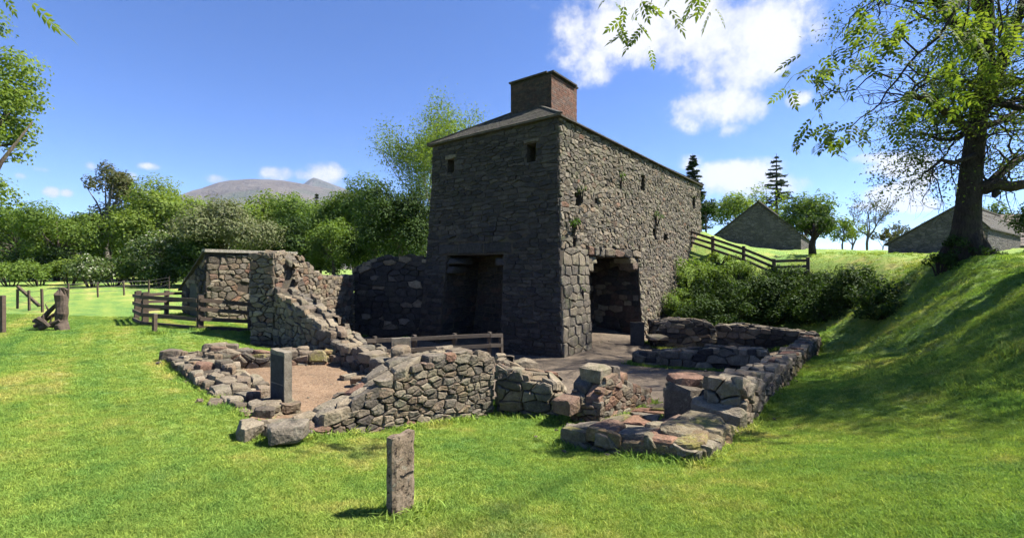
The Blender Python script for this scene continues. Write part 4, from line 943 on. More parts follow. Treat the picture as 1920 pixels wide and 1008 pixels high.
def slate_barn():
    a = P(1838, 470, 40.5); b_ = P(2060, 474, 38); z0 = a.z - .9; root = empty('slate_roofed_barn', (a + b_) / 2, 'long low barn with pale slate roof at the far right', 'barn')
    e = (b_ - a); e.z = 0; n = Vector((-e.y, e.x, 0)).normalized(); zt = P(0, 462, 40).z; zr = P(0, 404, 42.5).z; dp = 3.4
    q = lambda t, w, z: Vector((*(a + e * t + n * w).xy, z))
    part('wall', [q(0, 0, z0), q(1, 0, z0), q(1, dp * 2, z0), q(0, dp * 2, z0), q(0, 0, zt), q(1, 0, zt), q(1, dp * 2, zt), q(0, dp * 2, zt), q(0, dp, zr - .1), q(1, dp, zr - .1)], [(0, 1, 5, 4), (1, 2, 6, 9, 5), (2, 3, 7, 6), (3, 0, 4, 8, 7)], M['far_masonry'], root)
    for w0, w1 in ((-.25, dp), (dp * 2 + .25, dp)):
        vs = [q(-.01, w0, zt - .03), q(1.01, w0, zt - .03), q(1.01, w1, zr), q(-.01, w1, zr)]; vs += [v + UP * .1 for v in vs]
        s = part('roof_slope', vs, [(3, 2, 1, 0), (4, 5, 6, 7), (0, 1, 5, 4), (1, 2, 6, 5), (2, 3, 7, 6), (3, 0, 4, 7)], M['slate_pale'], root)
        if w0 < 0:
            for r in range(1, 12):
                t = r / 12; Geo().bar(q(-.01, w0 + (w1 - w0) * t, zt + .08 + (zr - zt) * t), q(1.01, w0 + (w1 - w0) * t, zt + .08 + (zr - zt) * t), .03, .05).build('slate_course', M['slate_pale'], s)
    part('door', [q(.16, -.04, z0), q(.28, -.04, z0), q(.28, -.04, zt - .1), q(.16, -.04, zt - .1)], [(0, 1, 2, 3)], M['void_dark'], root)
slate_barn()

# ------------------------------------------------------------------ mountain
def mountain():
    def ridge(name, pts, d0, d1, label, seed):
        n, m = 150, 44; px = np.linspace(pts[0][0], pts[-1][0], n); top = np.interp(px, [p[0] for p in pts], [p[1] for p in pts]); vs = []
        for j in range(m + 1):
            t = j / m; d = d0 + (d1 - d0) * t
            for i in range(n):
                H = (CY - top[i]) / F * d0 ; x = (px[i] - CX) / F * d0
                s = (1 - t) ** 1.35 if t < 1 else 0
                nn = noise.fractal(Vector((x * .0022, d * .0022, seed)), .9, 2.1, 6)
                gul = abs(noise.noise(Vector((x * .006, d * .0012, seed + 3))))
                z = ZC + H * s + (nn * 34 - gul * 40) * (min(1, t * 5)) * (s * .9 + .1) + noise.noise(Vector((x * .012, 0, seed))) * 3
                vs.append((x, d, z))
        k = len(vs)
        for i in range(n): vs.append((vs[i][0], d0 + 900, -40))
        fs = [(j * n + i, (j + 1) * n + i, (j + 1) * n + i + 1, j * n + i + 1) for j in range(m) for i in range(n - 1)] + [(i, i + 1, k + i + 1, k + i) for i in range(n - 1)]
        tag(link(name, mesh(name, vs, fs, True), M['mountain_heath']), label, 'mountain', kind='structure')
    ridge('mountain', [(200, 495), (280, 470), (320, 425), (345, 388), (358, 371), (372, 360), (388, 350), (400, 345), (412, 341), (430, 338), (460, 336), (500, 336), (530, 338), (560, 343), (590, 349), (640, 358), (700, 385), (780, 430), (900, 490)], 2600, 900, 'grey-brown heathery mountain with a long level top', 2.)
    ridge('mountain', [(480, 400), (540, 360), (565, 347), (578, 338), (588, 333), (596, 335), (610, 340), (625, 346), (645, 353), (670, 365), (720, 400), (800, 470)], 3600, 2500, 'small pointed summit showing behind the long mountain', 7.)
mountain()

# ------------------------------------------------------------------ trees
def quads(name, C, Nn, size, mat, parent, aspect=.55, rg=None, base=None):
    """one leaf-shaped blade per centre"""
    n = len(C); rg = rg or np.random.default_rng(1)
    Nn = Nn / np.maximum(1e-6, np.linalg.norm(Nn, axis=1, keepdims=True)); r = rg.normal(size=(n, 3)); t = np.cross(Nn, r); t /= np.maximum(1e-6, np.linalg.norm(t, axis=1, keepdims=True)); b = np.cross(Nn, t)
    s = np.asarray(size).reshape(-1, 1) * np.ones((n, 1)); fold = Nn * s * .12
    v = np.stack([C - t * s * .5, C + b * s * aspect * .5 + fold, C + t * s * .5, C - b * s * aspect * .5 + fold], 1).reshape(-1, 3)
    if base is not None: v = v - np.array(base)
    me = bpy.data.meshes.new(name); me.vertices.add(4 * n); me.vertices.foreach_set('co', v.ravel().astype(np.float32))
    me.loops.add(4 * n); me.loops.foreach_set('vertex_index', np.arange(4 * n, dtype=np.int32)); me.polygons.add(n); me.polygons.foreach_set('loop_start', np.arange(0, 4 * n, 4, dtype=np.int32))
    try: me.polygons.foreach_set('loop_total', np.full(n, 4, np.int32))
    except Exception: pass
    me.update(); me.validate()
    return link(name, me, M[mat], parent)
def rdir(rg, n): v = rg.normal(size=(n, 3)); return v / np.linalg.norm(v, axis=1, keepdims=True)
def lobed(rg, zlo, zhi, R, nl, lr, leaf, cover=3.2, squash=.8, up=.45, bottom=False):
    """leaf centres and normals for an uneven broad crown about the origin"""
    cz_ = (zlo + zhi) / 2; hz = (zhi - zlo) / 2; d = rdir(rg, nl); d[:, 2] = np.where((d[:, 2] < -.55) & (not bottom), -d[:, 2] * .5, d[:, 2])
    k = rg.uniform(.5, .86, nl)[:, None]; lc = d * k * np.array([R, R, hz]) + np.array([0, 0, cz_]); rad = rg.uniform(.7, 1.25, nl) * lr * min(R, hz)
    Cs, Ns = [], []
    for c, r in zip(lc, rad):
        m = int(cover * 4 * math.pi * r * r * squash / (leaf * leaf * .45) * .25); q = rdir(rg, m); rr = r * (rg.uniform(.35, 1.08, m) ** .6)
        w = 1 + .28 * np.sin(q[:, 0] * 5 + c[0] * 3) * np.sin(q[:, 2] * 6 + c[1] * 3)
        p = c + q * (rr * w)[:, None] * np.array([1, 1, squash]); Cs.append(p); Ns.append(q * .9 + rdir(rg, m) * .75 + np.array([0, 0, up]))
    return np.concatenate(Cs), np.concatenate(Ns), lc
def tree(label, px, toppy, hw, d, mat, seed, basepy=None, leaf_px=4.6, nl=24, lr=.43, clear=.08, name='broadleaf_tree', bark='bark', cover=3.2, squash=.85, group=None, trunk_r=None, shape=1., foot=None, bottom=False):
    rg = np.random.default_rng(seed); x = (px - CX) / F * d; zg = tz(x, d); H = ZC + (CY - toppy) / F * d - zg; R = hw / F * d
    root = empty(name, (x, d, zg), label, 'tree', group); leaf = leaf_px / F * d
    C, N, lc = lobed(rg, H * clear, H * .97, R, nl, lr, leaf, cover, squash, bottom=bottom)
    q9 = np.percentile(C[:, 2], 99.7); z0_ = H * clear; C[:, 2] = z0_ + (C[:, 2] - z0_) * (H - z0_) / (q9 - z0_); kx = R / np.percentile(np.hypot(C[:, 0], C[:, 1]), 97); C[:, :2] *= kx; lc = lc * np.array([kx, kx, 1])
    C[:, :2] *= (1 - (1 - shape) * np.clip((C[:, 2:3] / H - clear) / (1 - clear), 0, 1))
    quads('crown', C, N, rg.uniform(.7, 1.3, len(C)) * leaf, mat, root, .6, rg)
    g = Geo(); tr = trunk_r or max(.08, H * .022); pts = [Vector((0, 0, -.3)), Vector((.02 * H * rg.normal(), .01 * H, H * .25)), Vector((.03 * H * rg.normal(), 0, H * .5)), Vector((.03 * H * rg.normal(), 0, H * .8))]
    g.tube(pts, [tr * 1.25, tr, tr * .7, tr * .25], 8)
    for c in lc[:12]: s = pts[1].lerp(pts[2], rg.uniform(0, 1)); c = Vector(c); g.tube([s, s.lerp(c, .5) + Vector((0, 0, .04 * H)), c], [tr * .42, tr * .28, tr * .08], 5)
    link('trunk', mesh('trunk', g.v, g.f, True), M[bark], root)
    return root
def grow(rng, g, tips, p, dr, ln, r, lvl, maxl, spread=.65, grav=.02, wig=.22, kids=(2, 4)):
    pts = [p]; rad = [r]; n = 4; q = p
    for i in range(n):
        dr = (dr + Vector((rng.gauss(0, wig), rng.gauss(0, wig), rng.gauss(0, wig * .6) + grav))).normalized(); q = q + dr * ln / n; pts.append(q); rad.append(r * (1 - .55 * (i + 1) / n))
    g.tube(pts, rad, 7 if lvl == 0 else (5 if lvl < 3 else 4), cap=False)
    if lvl >= maxl: tips += pts[2:]; return
    if lvl == maxl - 1: tips.append(pts[-1])
    for k in range(rng.randint(*kids)):
        t = rng.uniform(.35, 1); i = min(n - 1, int(t * n)); s = pts[i].lerp(pts[i + 1], t * n - i)
        ax = Vector((rng.gauss(0, 1), rng.gauss(0, 1), rng.gauss(0, .6))); nd = (dr + ax.normalized() * spread * rng.uniform(.7, 1.4)).normalized()
        grow(rng, g, tips, s, nd, ln * rng.uniform(.55, .78), rad[i] * rng.uniform(.5, .7), lvl + 1, maxl, spread, grav, wig, kids)
    grow(rng, g, tips, q, dr, ln * .75, rad[-1], lvl + 1, maxl, spread, grav, wig, kids)
def airy(label, px, toppy, hw, d, mat, seed, leaf_px=3.2, per=14, name='airy_tree', bark='bark_grey', maxl=4, spreadp=.6, clump=.5, kids=(2, 4), group=None, tr=.02):
    rng = random.Random(seed); rg = np.random.default_rng(seed); x = (px - CX) / F * d; zg = tz(x, d); H = ZC + (CY - toppy) / F * d - zg; R = hw / F * d
    root = empty(name, (x, d, zg), label, 'tree', group); g = Geo(); tips = []
    g.tube([Vector((0, 0, -.3)), Vector((0, 0, H * .15)), Vector((.02 * H, 0, H * .32))], [H * tr * 1.3, H * tr, H * tr * .85], 8)
    for k in range(5):
        a = 2 * math.pi * k / 5 + rng.uniform(-.4, .4); grow(rng, g, tips, Vector((.02 * H, 0, H * rng.uniform(.18, .32))), Vector((math.cos(a) * spreadp, math.sin(a) * spreadp, 1)).normalized(), H * .30, H * tr * .55, 1, maxl, .6, .05, .16, kids)
    T = np.array([t[:] for t in tips]); mx = np.percentile(np.abs(T[:, :2]), 96); sx = R / mx; sz = (H * .98) / np.percentile(T[:, 2], 99.5)
    S3 = Vector((sx, sx, sz)); g.v = [Vector((v.x * (1 if v.z < H * .15 else sx), v.y * (1 if v.z < H * .15 else sx), v.z * sz)) for v in g.v]; T = T * np.array([sx, sx, sz])
    link('trunk', mesh('trunk', g.v, g.f, True), M[bark], root)
    leaf = leaf_px / F * d; C = np.repeat(T, per, 0) + rg.normal(size=(len(T) * per, 3)) * clump * H * .045
    quads('crown', C, rdir(rg, len(C)) + np.array([0, 0, .4]), rg.uniform(.7, 1.3, len(C)) * leaf, mat, root, .6, rg)
    return root
def conifer(label, px, toppy, hw, d, seed, dens=1., basepy=None, gaps=.0, group=None, low=.08):
    rng = random.Random(seed); rg = np.random.default_rng(seed); x = (px - CX) / F * d; zg = tz(x, d); H = ZC + (CY - toppy) / F * d - zg; R = hw / F * d
    root = empty('conifer_tree', (x, d, zg), label, 'tree', group); g = Geo(); g.tube([Vector((0, 0, -.3)), Vector((0, 0, H * .5)), Vector((0, 0, H))], [H * .022, H * .014, H * .002], 7)
    C, N = [], []; z = H * low; nl = 0
    while z < H * .985:
        f = 1 - z / H; rr = R * 1.3 * (f ** .75) * rng.uniform(.75, 1.12)
        for k in range(rng.randint(5, 7)):
            if rng.random() < gaps: continue
            a = rng.uniform(0, 6.283); L = rr * rng.uniform(.7, 1.12); dirv = Vector((math.cos(a), math.sin(a), rng.uniform(-.22, .12)))
            tip = Vector((0, 0, z)) + dirv * L + UP * .08 * L; g.tube([Vector((0, 0, z)), Vector((0, 0, z)).lerp(tip, .6) - UP * .05 * L, tip], [H * .004, H * .003, H * .001], 4, cap=False)
            m = int((34 + 70 * f) * dens)
            for _ in range(m):
                t = rng.random() ** .7; sp = (.10 + .16 * (1 - abs(t - .55))) * L * .8; p = Vector((0, 0, z)).lerp(tip, t) + Vector((rng.gauss(0, sp * .5), rng.gauss(0, sp * .5), rng.gauss(0, sp * .22) - .04 * L * t)); C.append(p[:]); N.append((rng.gauss(0, .5), rng.gauss(0, .5), 1))
        z += H * .033 * (1 + .6 * gaps) * rng.uniform(.8, 1.2)
    link('trunk', mesh('trunk', g.v, g.f, True), M['bark_dark'], root)
    C = np.array(C); quads('crown', C, np.array(N), rg.uniform(.7, 1.3, len(C)) * 6.5 / F * d, 'needle', root, .35, rg)
def bush(label, p, w, h, mat, seed, leaf=.09, name='bush', nl=9, cover=3., group=None, bottom=False):
    rg = np.random.default_rng(seed); root = empty(name, p, label, 'bush', group); C, N, lc = lobed(rg, (-.25 if bottom else -.05) * h, h, w / 2, nl, .55, leaf, cover, .8, bottom=bottom)
    C[:, 2] = np.maximum(C[:, 2], -.12); quads('foliage', C, N, rg.uniform(.7, 1.35, len(C)) * leaf, mat, root, .55, rg)
    g = Geo()
    for c in lc: c = Vector(c); g.tube([Vector((c.x * .2, c.y * .2, -.2)), Vector((c.x * .6, c.y * .6, c.z * .5)), c], [.035, .025, .01], 4)
    link('stems', mesh('stems', g.v, g.f), M['bark_dark'], root)
    return root
LT = 'trees along the left skyline'
tree('rounded mid-green tree at the far left end of the wood', 30, 382, 84, 42, 'leaf_mid', 101, nl=24, group=LT)
tree('broad mid-green tree second from the left edge', 105, 386, 72, 39, 'leaf_mid', 102, nl=22, group=LT)
tree('dark green tree in shade left of the tall olive tree', 158, 396, 58, 46, 'leaf_dark', 103, nl=18, group=LT)
tree('tall olive-brown open-crowned tree standing above the left wood', 205, 306, 63, 44, 'leaf_olive', 104, nl=22, lr=.30, clear=.42, name='pine_tree', bark='bark_grey', cover=2.6, group=LT, shape=.8)
tree('lower olive foliage tree below the tall open-crowned one', 205, 384, 52, 45, 'leaf_olive', 105, nl=16, clear=.1, group=LT)
tree('light green domed tree right of the tall olive tree', 312, 339, 86, 43, 'leaf_light', 106, nl=26, group=LT)
tree('second light green tree in front of the domed one', 265, 384, 52, 40, 'leaf_light', 107, nl=18, group=LT)
tree('dark hawthorn with white blossom near the wire fence', 298, 432, 60, 33, 'leaf_blossom', 108, nl=18, clear=.08, name='hawthorn_tree', group=LT)
tree('pale grey-green blossoming tree behind the hut', 418, 376, 86, 33, 'leaf_pale', 109, nl=26, clear=.1, group=LT)
tree('dark leafy tree just behind the hut roof', 365, 439, 46, 32, 'leaf_dark', 120, nl=14, clear=.05, group=LT)
tree('yellow-green tree below the mountain', 492, 360, 60, 58, 'leaf_light', 110, nl=18, group=LT)
tree('mid-green tree below the pointed summit', 556, 364, 53, 56, 'leaf_mid', 111, nl=18, group=LT)
tree('dark green low tree right of the pale blossoming one', 545, 404, 60, 37, 'leaf_dark', 112, nl=18, clear=.05, group=LT)
conifer('tiny dark conifer top below the pointed summit', 594, 362, 13, 62, 113, .5, group=LT)
tree('fresh green tree below the right slope of the mountain', 664, 330, 81, 43, 'leaf_mid', 114, nl=24, group=LT)
tree('green tree filling the gap behind the broken side wall', 625, 409, 67, 36, 'leaf_mid', 115, nl=20, clear=.05, group=LT)
tree('big dark spreading tree beside the furnace', 752, 342, 77, 33, 'leaf_dark', 116, nl=26, clear=.16, group=LT)
tree('dark tree between the fresh green one and the furnace', 700, 414, 58, 37, 'leaf_dark', 121, nl=16, clear=.1, group=LT)
for k, (px, top, hw, d, mt) in enumerate([(-20, 425, 70, 58, 'leaf_dark'), (65, 420, 64, 60, 'leaf_mid'), (140, 425, 64, 62, 'leaf_dark'), (250, 420, 62, 60, 'leaf_mid'), (350, 425, 62, 60, 'leaf_dark'), (450, 430, 60, 64, 'leaf_mid'), (520, 425, 56, 66, 'leaf_dark'), (600, 428, 56, 62, 'leaf_dark'), (690, 425, 56, 60, 'leaf_mid'), (780, 430, 56, 56, 'leaf_dark')]):
    tree(['dark tree deep in the wood at the left edge', 'green tree deep in the wood behind the two rounded ones', 'dark tree deep in the wood left of the olive tree', 'green tree deep in the wood under the domed light one', 'dark tree deep in the wood above the hut gable', 'green tree deep in the wood behind the pale blossoming one', 'dark tree deep in the wood below the mountain top', 'dark tree deep in the wood below the pointed summit', 'green tree deep in the wood behind the fresh green one', 'dark tree deep in the wood hard behind the furnace'][k], px, top, hw, d, mt, 170 + k, nl=20, clear=.0, cover=3.2, bottom=True, group=LT)
airy('tall airy yellow-green tree rising behind the furnace', 806, 186, 94, 40, 'leaf_light', 117, per=24, clump=.75, leaf_px=3.5, group=LT)
hb = 'bushes along the field edge'
for k, (px, py, w, h, mt, lab) in enumerate([(20, 545, 3.6, 1.9, 'leaf_mid', 'green thicket at the far left of the field hedge'), (75, 540, 3.4, 1.7, 'leaf_mid', 'green thicket behind the stump post'), (130, 545, 3.2, 2.0, 'leaf_light', 'light green bush right of the stump post'),
        (175, 538, 3., 2.2, 'leaf_blossom', 'bush with white blossom behind the wire fence'), (215, 540, 3.2, 1.5, 'leaf_mid', 'green bush mid-way along the wire fence'), (255, 534, 3., 1.7, 'leaf_mid', 'green bush near the end of the wire fence'), (300, 530, 2.6, 1.4, 'leaf_dark', 'dark bush at the end of the wire fence'),
        (45, 535, 4, 2.6, 'leaf_dark', 'dark undergrowth behind the thickets at left'), (110, 530, 4, 2.6, 'leaf_dark', 'dark undergrowth below the second tree'), (235, 525, 4, 2.4, 'leaf_dark', 'dark undergrowth below the olive tree'), (330, 520, 4, 2.2, 'leaf_dark', 'dark undergrowth left of the hut')]):
    d = 31 + (6 if k > 6 else 0) + (k % 3) * .8; x = (px - CX) / F * d; bush(lab, onG(x, d), w * (1.25 if k > 6 else 1), h, mt, 300 + k, .15, nl=12, group=hb)
RT = 'trees along the right skyline'
conifer('dark pointed conifer behind the far end of the furnace', 1299, 288, 30, 48, 130, 1.2, group=RT)
tree('dark ivy-clad tree beside the far end of the furnace', 1324, 372, 22, 40, 'leaf_dark', 131, nl=16, clear=.02, group=RT)
conifer('open ragged conifer rising above the barn roof', 1456, 288, 42, 72, 132, .8, gaps=.25, group=RT)
tree('light green tree between dark conifer and barn', 1378, 362, 44, 62, 'leaf_light', 133, nl=16, cover=2.2, group=RT)
airy('pale airy tree behind the barn apex', 1432, 348, 48, 66, 'leaf_light', 134, per=10, leaf_px=3.4, group=RT, maxl=3)
tree('round dark green tree right of the barn apex', 1512, 364, 48, 54, 'leaf_mid', 135, nl=20, clear=.1, group=RT)
tree('small twisted thorn tree at the end of the bank fence', 1524, 405, 36, 24.5, 'leaf_dark', 136, nl=14, clear=.35, name='thorn_tree', group=RT, trunk_r=.17, bark='bark_dark')
tree('light bush-like tree right of the thorn tree', 1580, 406, 26, 58, 'leaf_light', 137, nl=12, cover=2., clear=.1, group=RT)
airy('slender sparse birch against the sky between the barns', 1626, 362, 42, 52, 'leaf_olive', 138, per=5, leaf_px=3., clump=.5, maxl=3, group=RT, tr=.016)
airy('faint sparse tree left of the birch', 1598, 412, 26, 60, 'leaf_light', 139, per=7, leaf_px=3., maxl=3, group=RT)
airy('faint sparse tree right of the birch beside the barn', 1690, 416, 30, 62, 'leaf_olive', 140, per=6, leaf_px=3., maxl=3, group=RT)
airy('low sparse sapling between birch and barn', 1655, 430, 24, 60, 'leaf_olive', 143, per=6, leaf_px=3., maxl=3, group=RT)
tree('tree top peeping over the barn beside the big trunk', 1862, 378, 26, 46, 'leaf_mid', 141, nl=12, group=RT)
tree('dense dark green tree at the right edge beyond the trunk', 1958, 372, 46, 24, 'leaf_dark', 142, nl=18, clear=.05, group=RT)

# the left edge tree: its trunk stands just outside the picture
tree('bright green leafy tree leaning into the left edge of the view', -84, -10, 122, 13.5, 'leaf_light', 150, leaf_px=7, nl=64, lr=.24, clear=.2, cover=2.6, bottom=True)

# ---- the big tree on the terrace
def big_tree():
    rng = random.Random(60); rg = np.random.default_rng(60); d = 14.; f = P(1812, 482, d); f.z = tz(f.x, f.y)
    root = empty('big_tree', f, 'massive old tree with dark leaning trunk on the bank top at right', 'tree'); g = Geo(); tips = []
    path = [(1806, 500, 0), (1809, 470, 0), (1812, 430, 0), (1816, 380, .05), (1820, 330, .1), (1826, 280, .2), (1832, 230, .3), (1842, 180, .4), (1850, 120, .5), (1852, 40, .6), (1845, -80, .5), (1835, -200, .3)]
    pts = [P(a, b, d + c) for a, b, c in path]; rad = [.62, .45, .35, .30, .28, .26, .24, .22, .19, .17, .13, .07]
    g.tube(pts, rad, 14)
    for k in range(7):       # root buttresses
        a = k * .9; g.tube([pts[2] + Vector((math.cos(a) * .24, math.sin(a) * .24, -.1)), pts[1] + Vector((math.cos(a) * .48, math.sin(a) * .48, -.1)), f + Vector((math.cos(a) * .66, math.sin(a) * .66, -.15))], [.12, .15, .08], 7)
    limbs = [ # start index, points (px, py, depth offset), start radius
        ([(1832, 350, 0), (1850, 352, -.2), (1870, 345, -.3), (1895, 350, -.4), (1960, 338, -.4), (2060, 300, -.2)], .24), ([(1868, 346, -.3), (1868, 362, -.35), (1864, 368, -.4)], .15),
        ([(1850, 352, -.2), (1875, 325, .1), (1910, 300, .4), (1980, 250, .6)], .15), ([(1826, 250, 0), (1780, 215, -.6), (1745, 190, -1.2), (1700, 175, -2)], .14), ([(1840, 190, 0), (1875, 160, 0), (1930, 150, 0), (2020, 120, 0)], .17),
        ([(1845, 180, 0), (1880, 110, .3), (1905, 50, .6), (1930, -40, .8)], .2), ([(1848, 120, 0), (1800, 60, -.5), (1750, -10, -1), (1690, -90, -1.5)], .17), ([(1835, 230, .2), (1790, 260, .8), (1760, 262, 1.2), (1735, 250, 1.5)], .1),
        ([(1828, 290, 0), (1790, 305, -.3), (1765, 300, -.6), (1740, 320, -.7)], .08), ([(1850, 40, .5), (1790, -60, .8), (1740, -170, 1.)], .15), ([(1846, -70, .5), (1900, -160, .2), (1950, -260, 0)], .14), ([(1842, 180, 0), (1900, 200, -1), (1960, 215, -2)], .13),
        ([(1840, -80, .5), (1780, -160, 0), (1700, -240, -.6)], .12), ([(1832, 240, 0), (1870, 230, 1.2), (1920, 200, 2.2)], .13), ([(1836, -190, .3), (1830, -300, .3), (1850, -380, .3)], .09)]
    for lp, r0 in limbs:
        q = [P(a, b, d + c) for a, b, c in lp]; g.tube(q, [r0 * (1 - .6 * i / (len(q) - 1)) for i in range(len(q))], 8)
        if (len(lp) < 4 and r0 == .15 and lp[0][1] == 346) or r0 == .24: continue
        for i in range(1, len(q)):
            for k in range(4):
                s = q[i - 1].lerp(q[i], rng.random()); dr = (q[i] - q[i - 1]).normalized(); ax = Vector((rng.gauss(0, 1), rng.gauss(0, 1), rng.gauss(0, .8))).normalized()
                grow(rng, g, tips, s, (dr * .6 + ax * .9).normalized(), rng.uniform(.8, 1.35), r0 * .28, 2, 4, .8, -.01, .3, (2, 3))
    # epicormic twigs up the trunk
    for k in range(26):
        i = rng.randint(5, 8); s = pts[i].lerp(pts[i + 1], rng.random()); a = rng.uniform(0, 6.28)
        grow(rng, g, tips, s, Vector((math.cos(a), math.sin(a), .25)).normalized(), rng.uniform(.7, 1.2), .03, 2, 4, .8, -.03, .3, (2, 3))
    for k in range(10):
        a = k * .63; e = Vector((16.1 + 3.4 * math.cos(a), 16.0 + 3.4 * math.sin(a), 14.5 + 1.5 * math.sin(k * 2.1))); s = pts[9].lerp(pts[11], rng.random()); g.tube([s, s.lerp(e, .5) + UP * .8, e], [.09, .06, .02], 6)  # limbs reaching out to the unseen crown that shades the yard
    link('trunk', mesh('trunk', [v - f for v in g.v], g.f, True), M['bark_dark'], root)
    T = np.array([t[:] for t in tips]); per = 6; C = np.repeat(T, per, 0) + rg.normal(size=(len(T) * per, 3)) * .16
    dens = np.array([noise.noise(Vector(c) * .55) for c in C]); keep = dens > -.1; C = C[keep]
    lowr = ((C[:, 2] < 5.2) & (C[:, 0] > f.x + .25)) | (C[:, 2] < 4.6); C = C[~lowr]
    C2, N2, lc2 = lobed(rg, 12.3, 18.5, 4.9, 40, .32, .15, 1.6); C2[:, 0] += 16.1; C2[:, 1] += 16.0  # unseen upper crown, added to cast shade on the yard
    C = np.concatenate([C, C2])
    print('big tree tips', len(T), 'leaves', len(C))
    quads('crown', C, rdir(rg, len(C)) + np.array([0, 0, .5]), rg.uniform(.6, 1.25, len(C)) * .10, 'leaf_ash', root, .5, rg, base=f)
    # ivy at the foot
    for k, (dx, dy, w, h) in enumerate([(-.9, -.1, 1.0, .6), (.9, -.2, .9, .35), (-.2, -.7, 1.0, .35), (1.6, -.3, .8, .3), (-.6, -.2, .6, 1.1)]):
        bush(['dark ivy mound left of the big trunk', 'dark ivy mound right of the big trunk', 'low ivy at the front foot of the big trunk', 'low bramble right of the big trunk', 'ivy climbing the left foot of the big trunk'][k], onG(f.x + dx, f.y + dy), w, h, 'leaf_dark', 400 + k, .08, name='ivy_bush', nl=8)
big_tree()

# ---- ash tree whose boughs hang into the view from outside the frame
def ash_leaf_mesh(seed):
    rng = random.Random(seed); vs = []; fs = []; L = .27; n = 5
    ax = lambda t: Vector((L * t, 0, -.05 * t * t))
    vs += [ax(0) + Vector((0, .0015, 0)), ax(0) - Vector((0, .0015, 0)), ax(1) - Vector((0, .0008, 0)), ax(1) + Vector((0, .0008, 0))]; fs.append((0, 1, 2, 3))
    def leaflet(p, dr, l):
        s = Vector((-dr.y, dr.x, 0)).normalized() * l * .23; dz = Vector((0, 0, -1)); k = len(vs)
        vs.extend([p, p + dr * l * .4 + s + dz * l * .02, p + dr * l + dz * l * .16, p + dr * l * .4 - s + dz * l * .02, p + dr * l * .42 - dz * l * .03])
        fs.extend([(k, k + 4, k + 1), (k + 1, k + 4, k + 2), (k, k + 3, k + 4), (k + 4, k + 3, k + 2)])
    for i in range(n):
        p = ax(.25 + .7 * i / (n - 1))
        for s in (1, -1): leaflet(p, Vector((.62, s * .78, rng.uniform(-.15, .1))).normalized(), rng.uniform(.08, .105) * (1 - .12 * abs(i - 2)))
    leaflet(ax(1), Vector((1, 0, -.2)).normalized(), .095)
    return mesh('leaf', vs, fs)
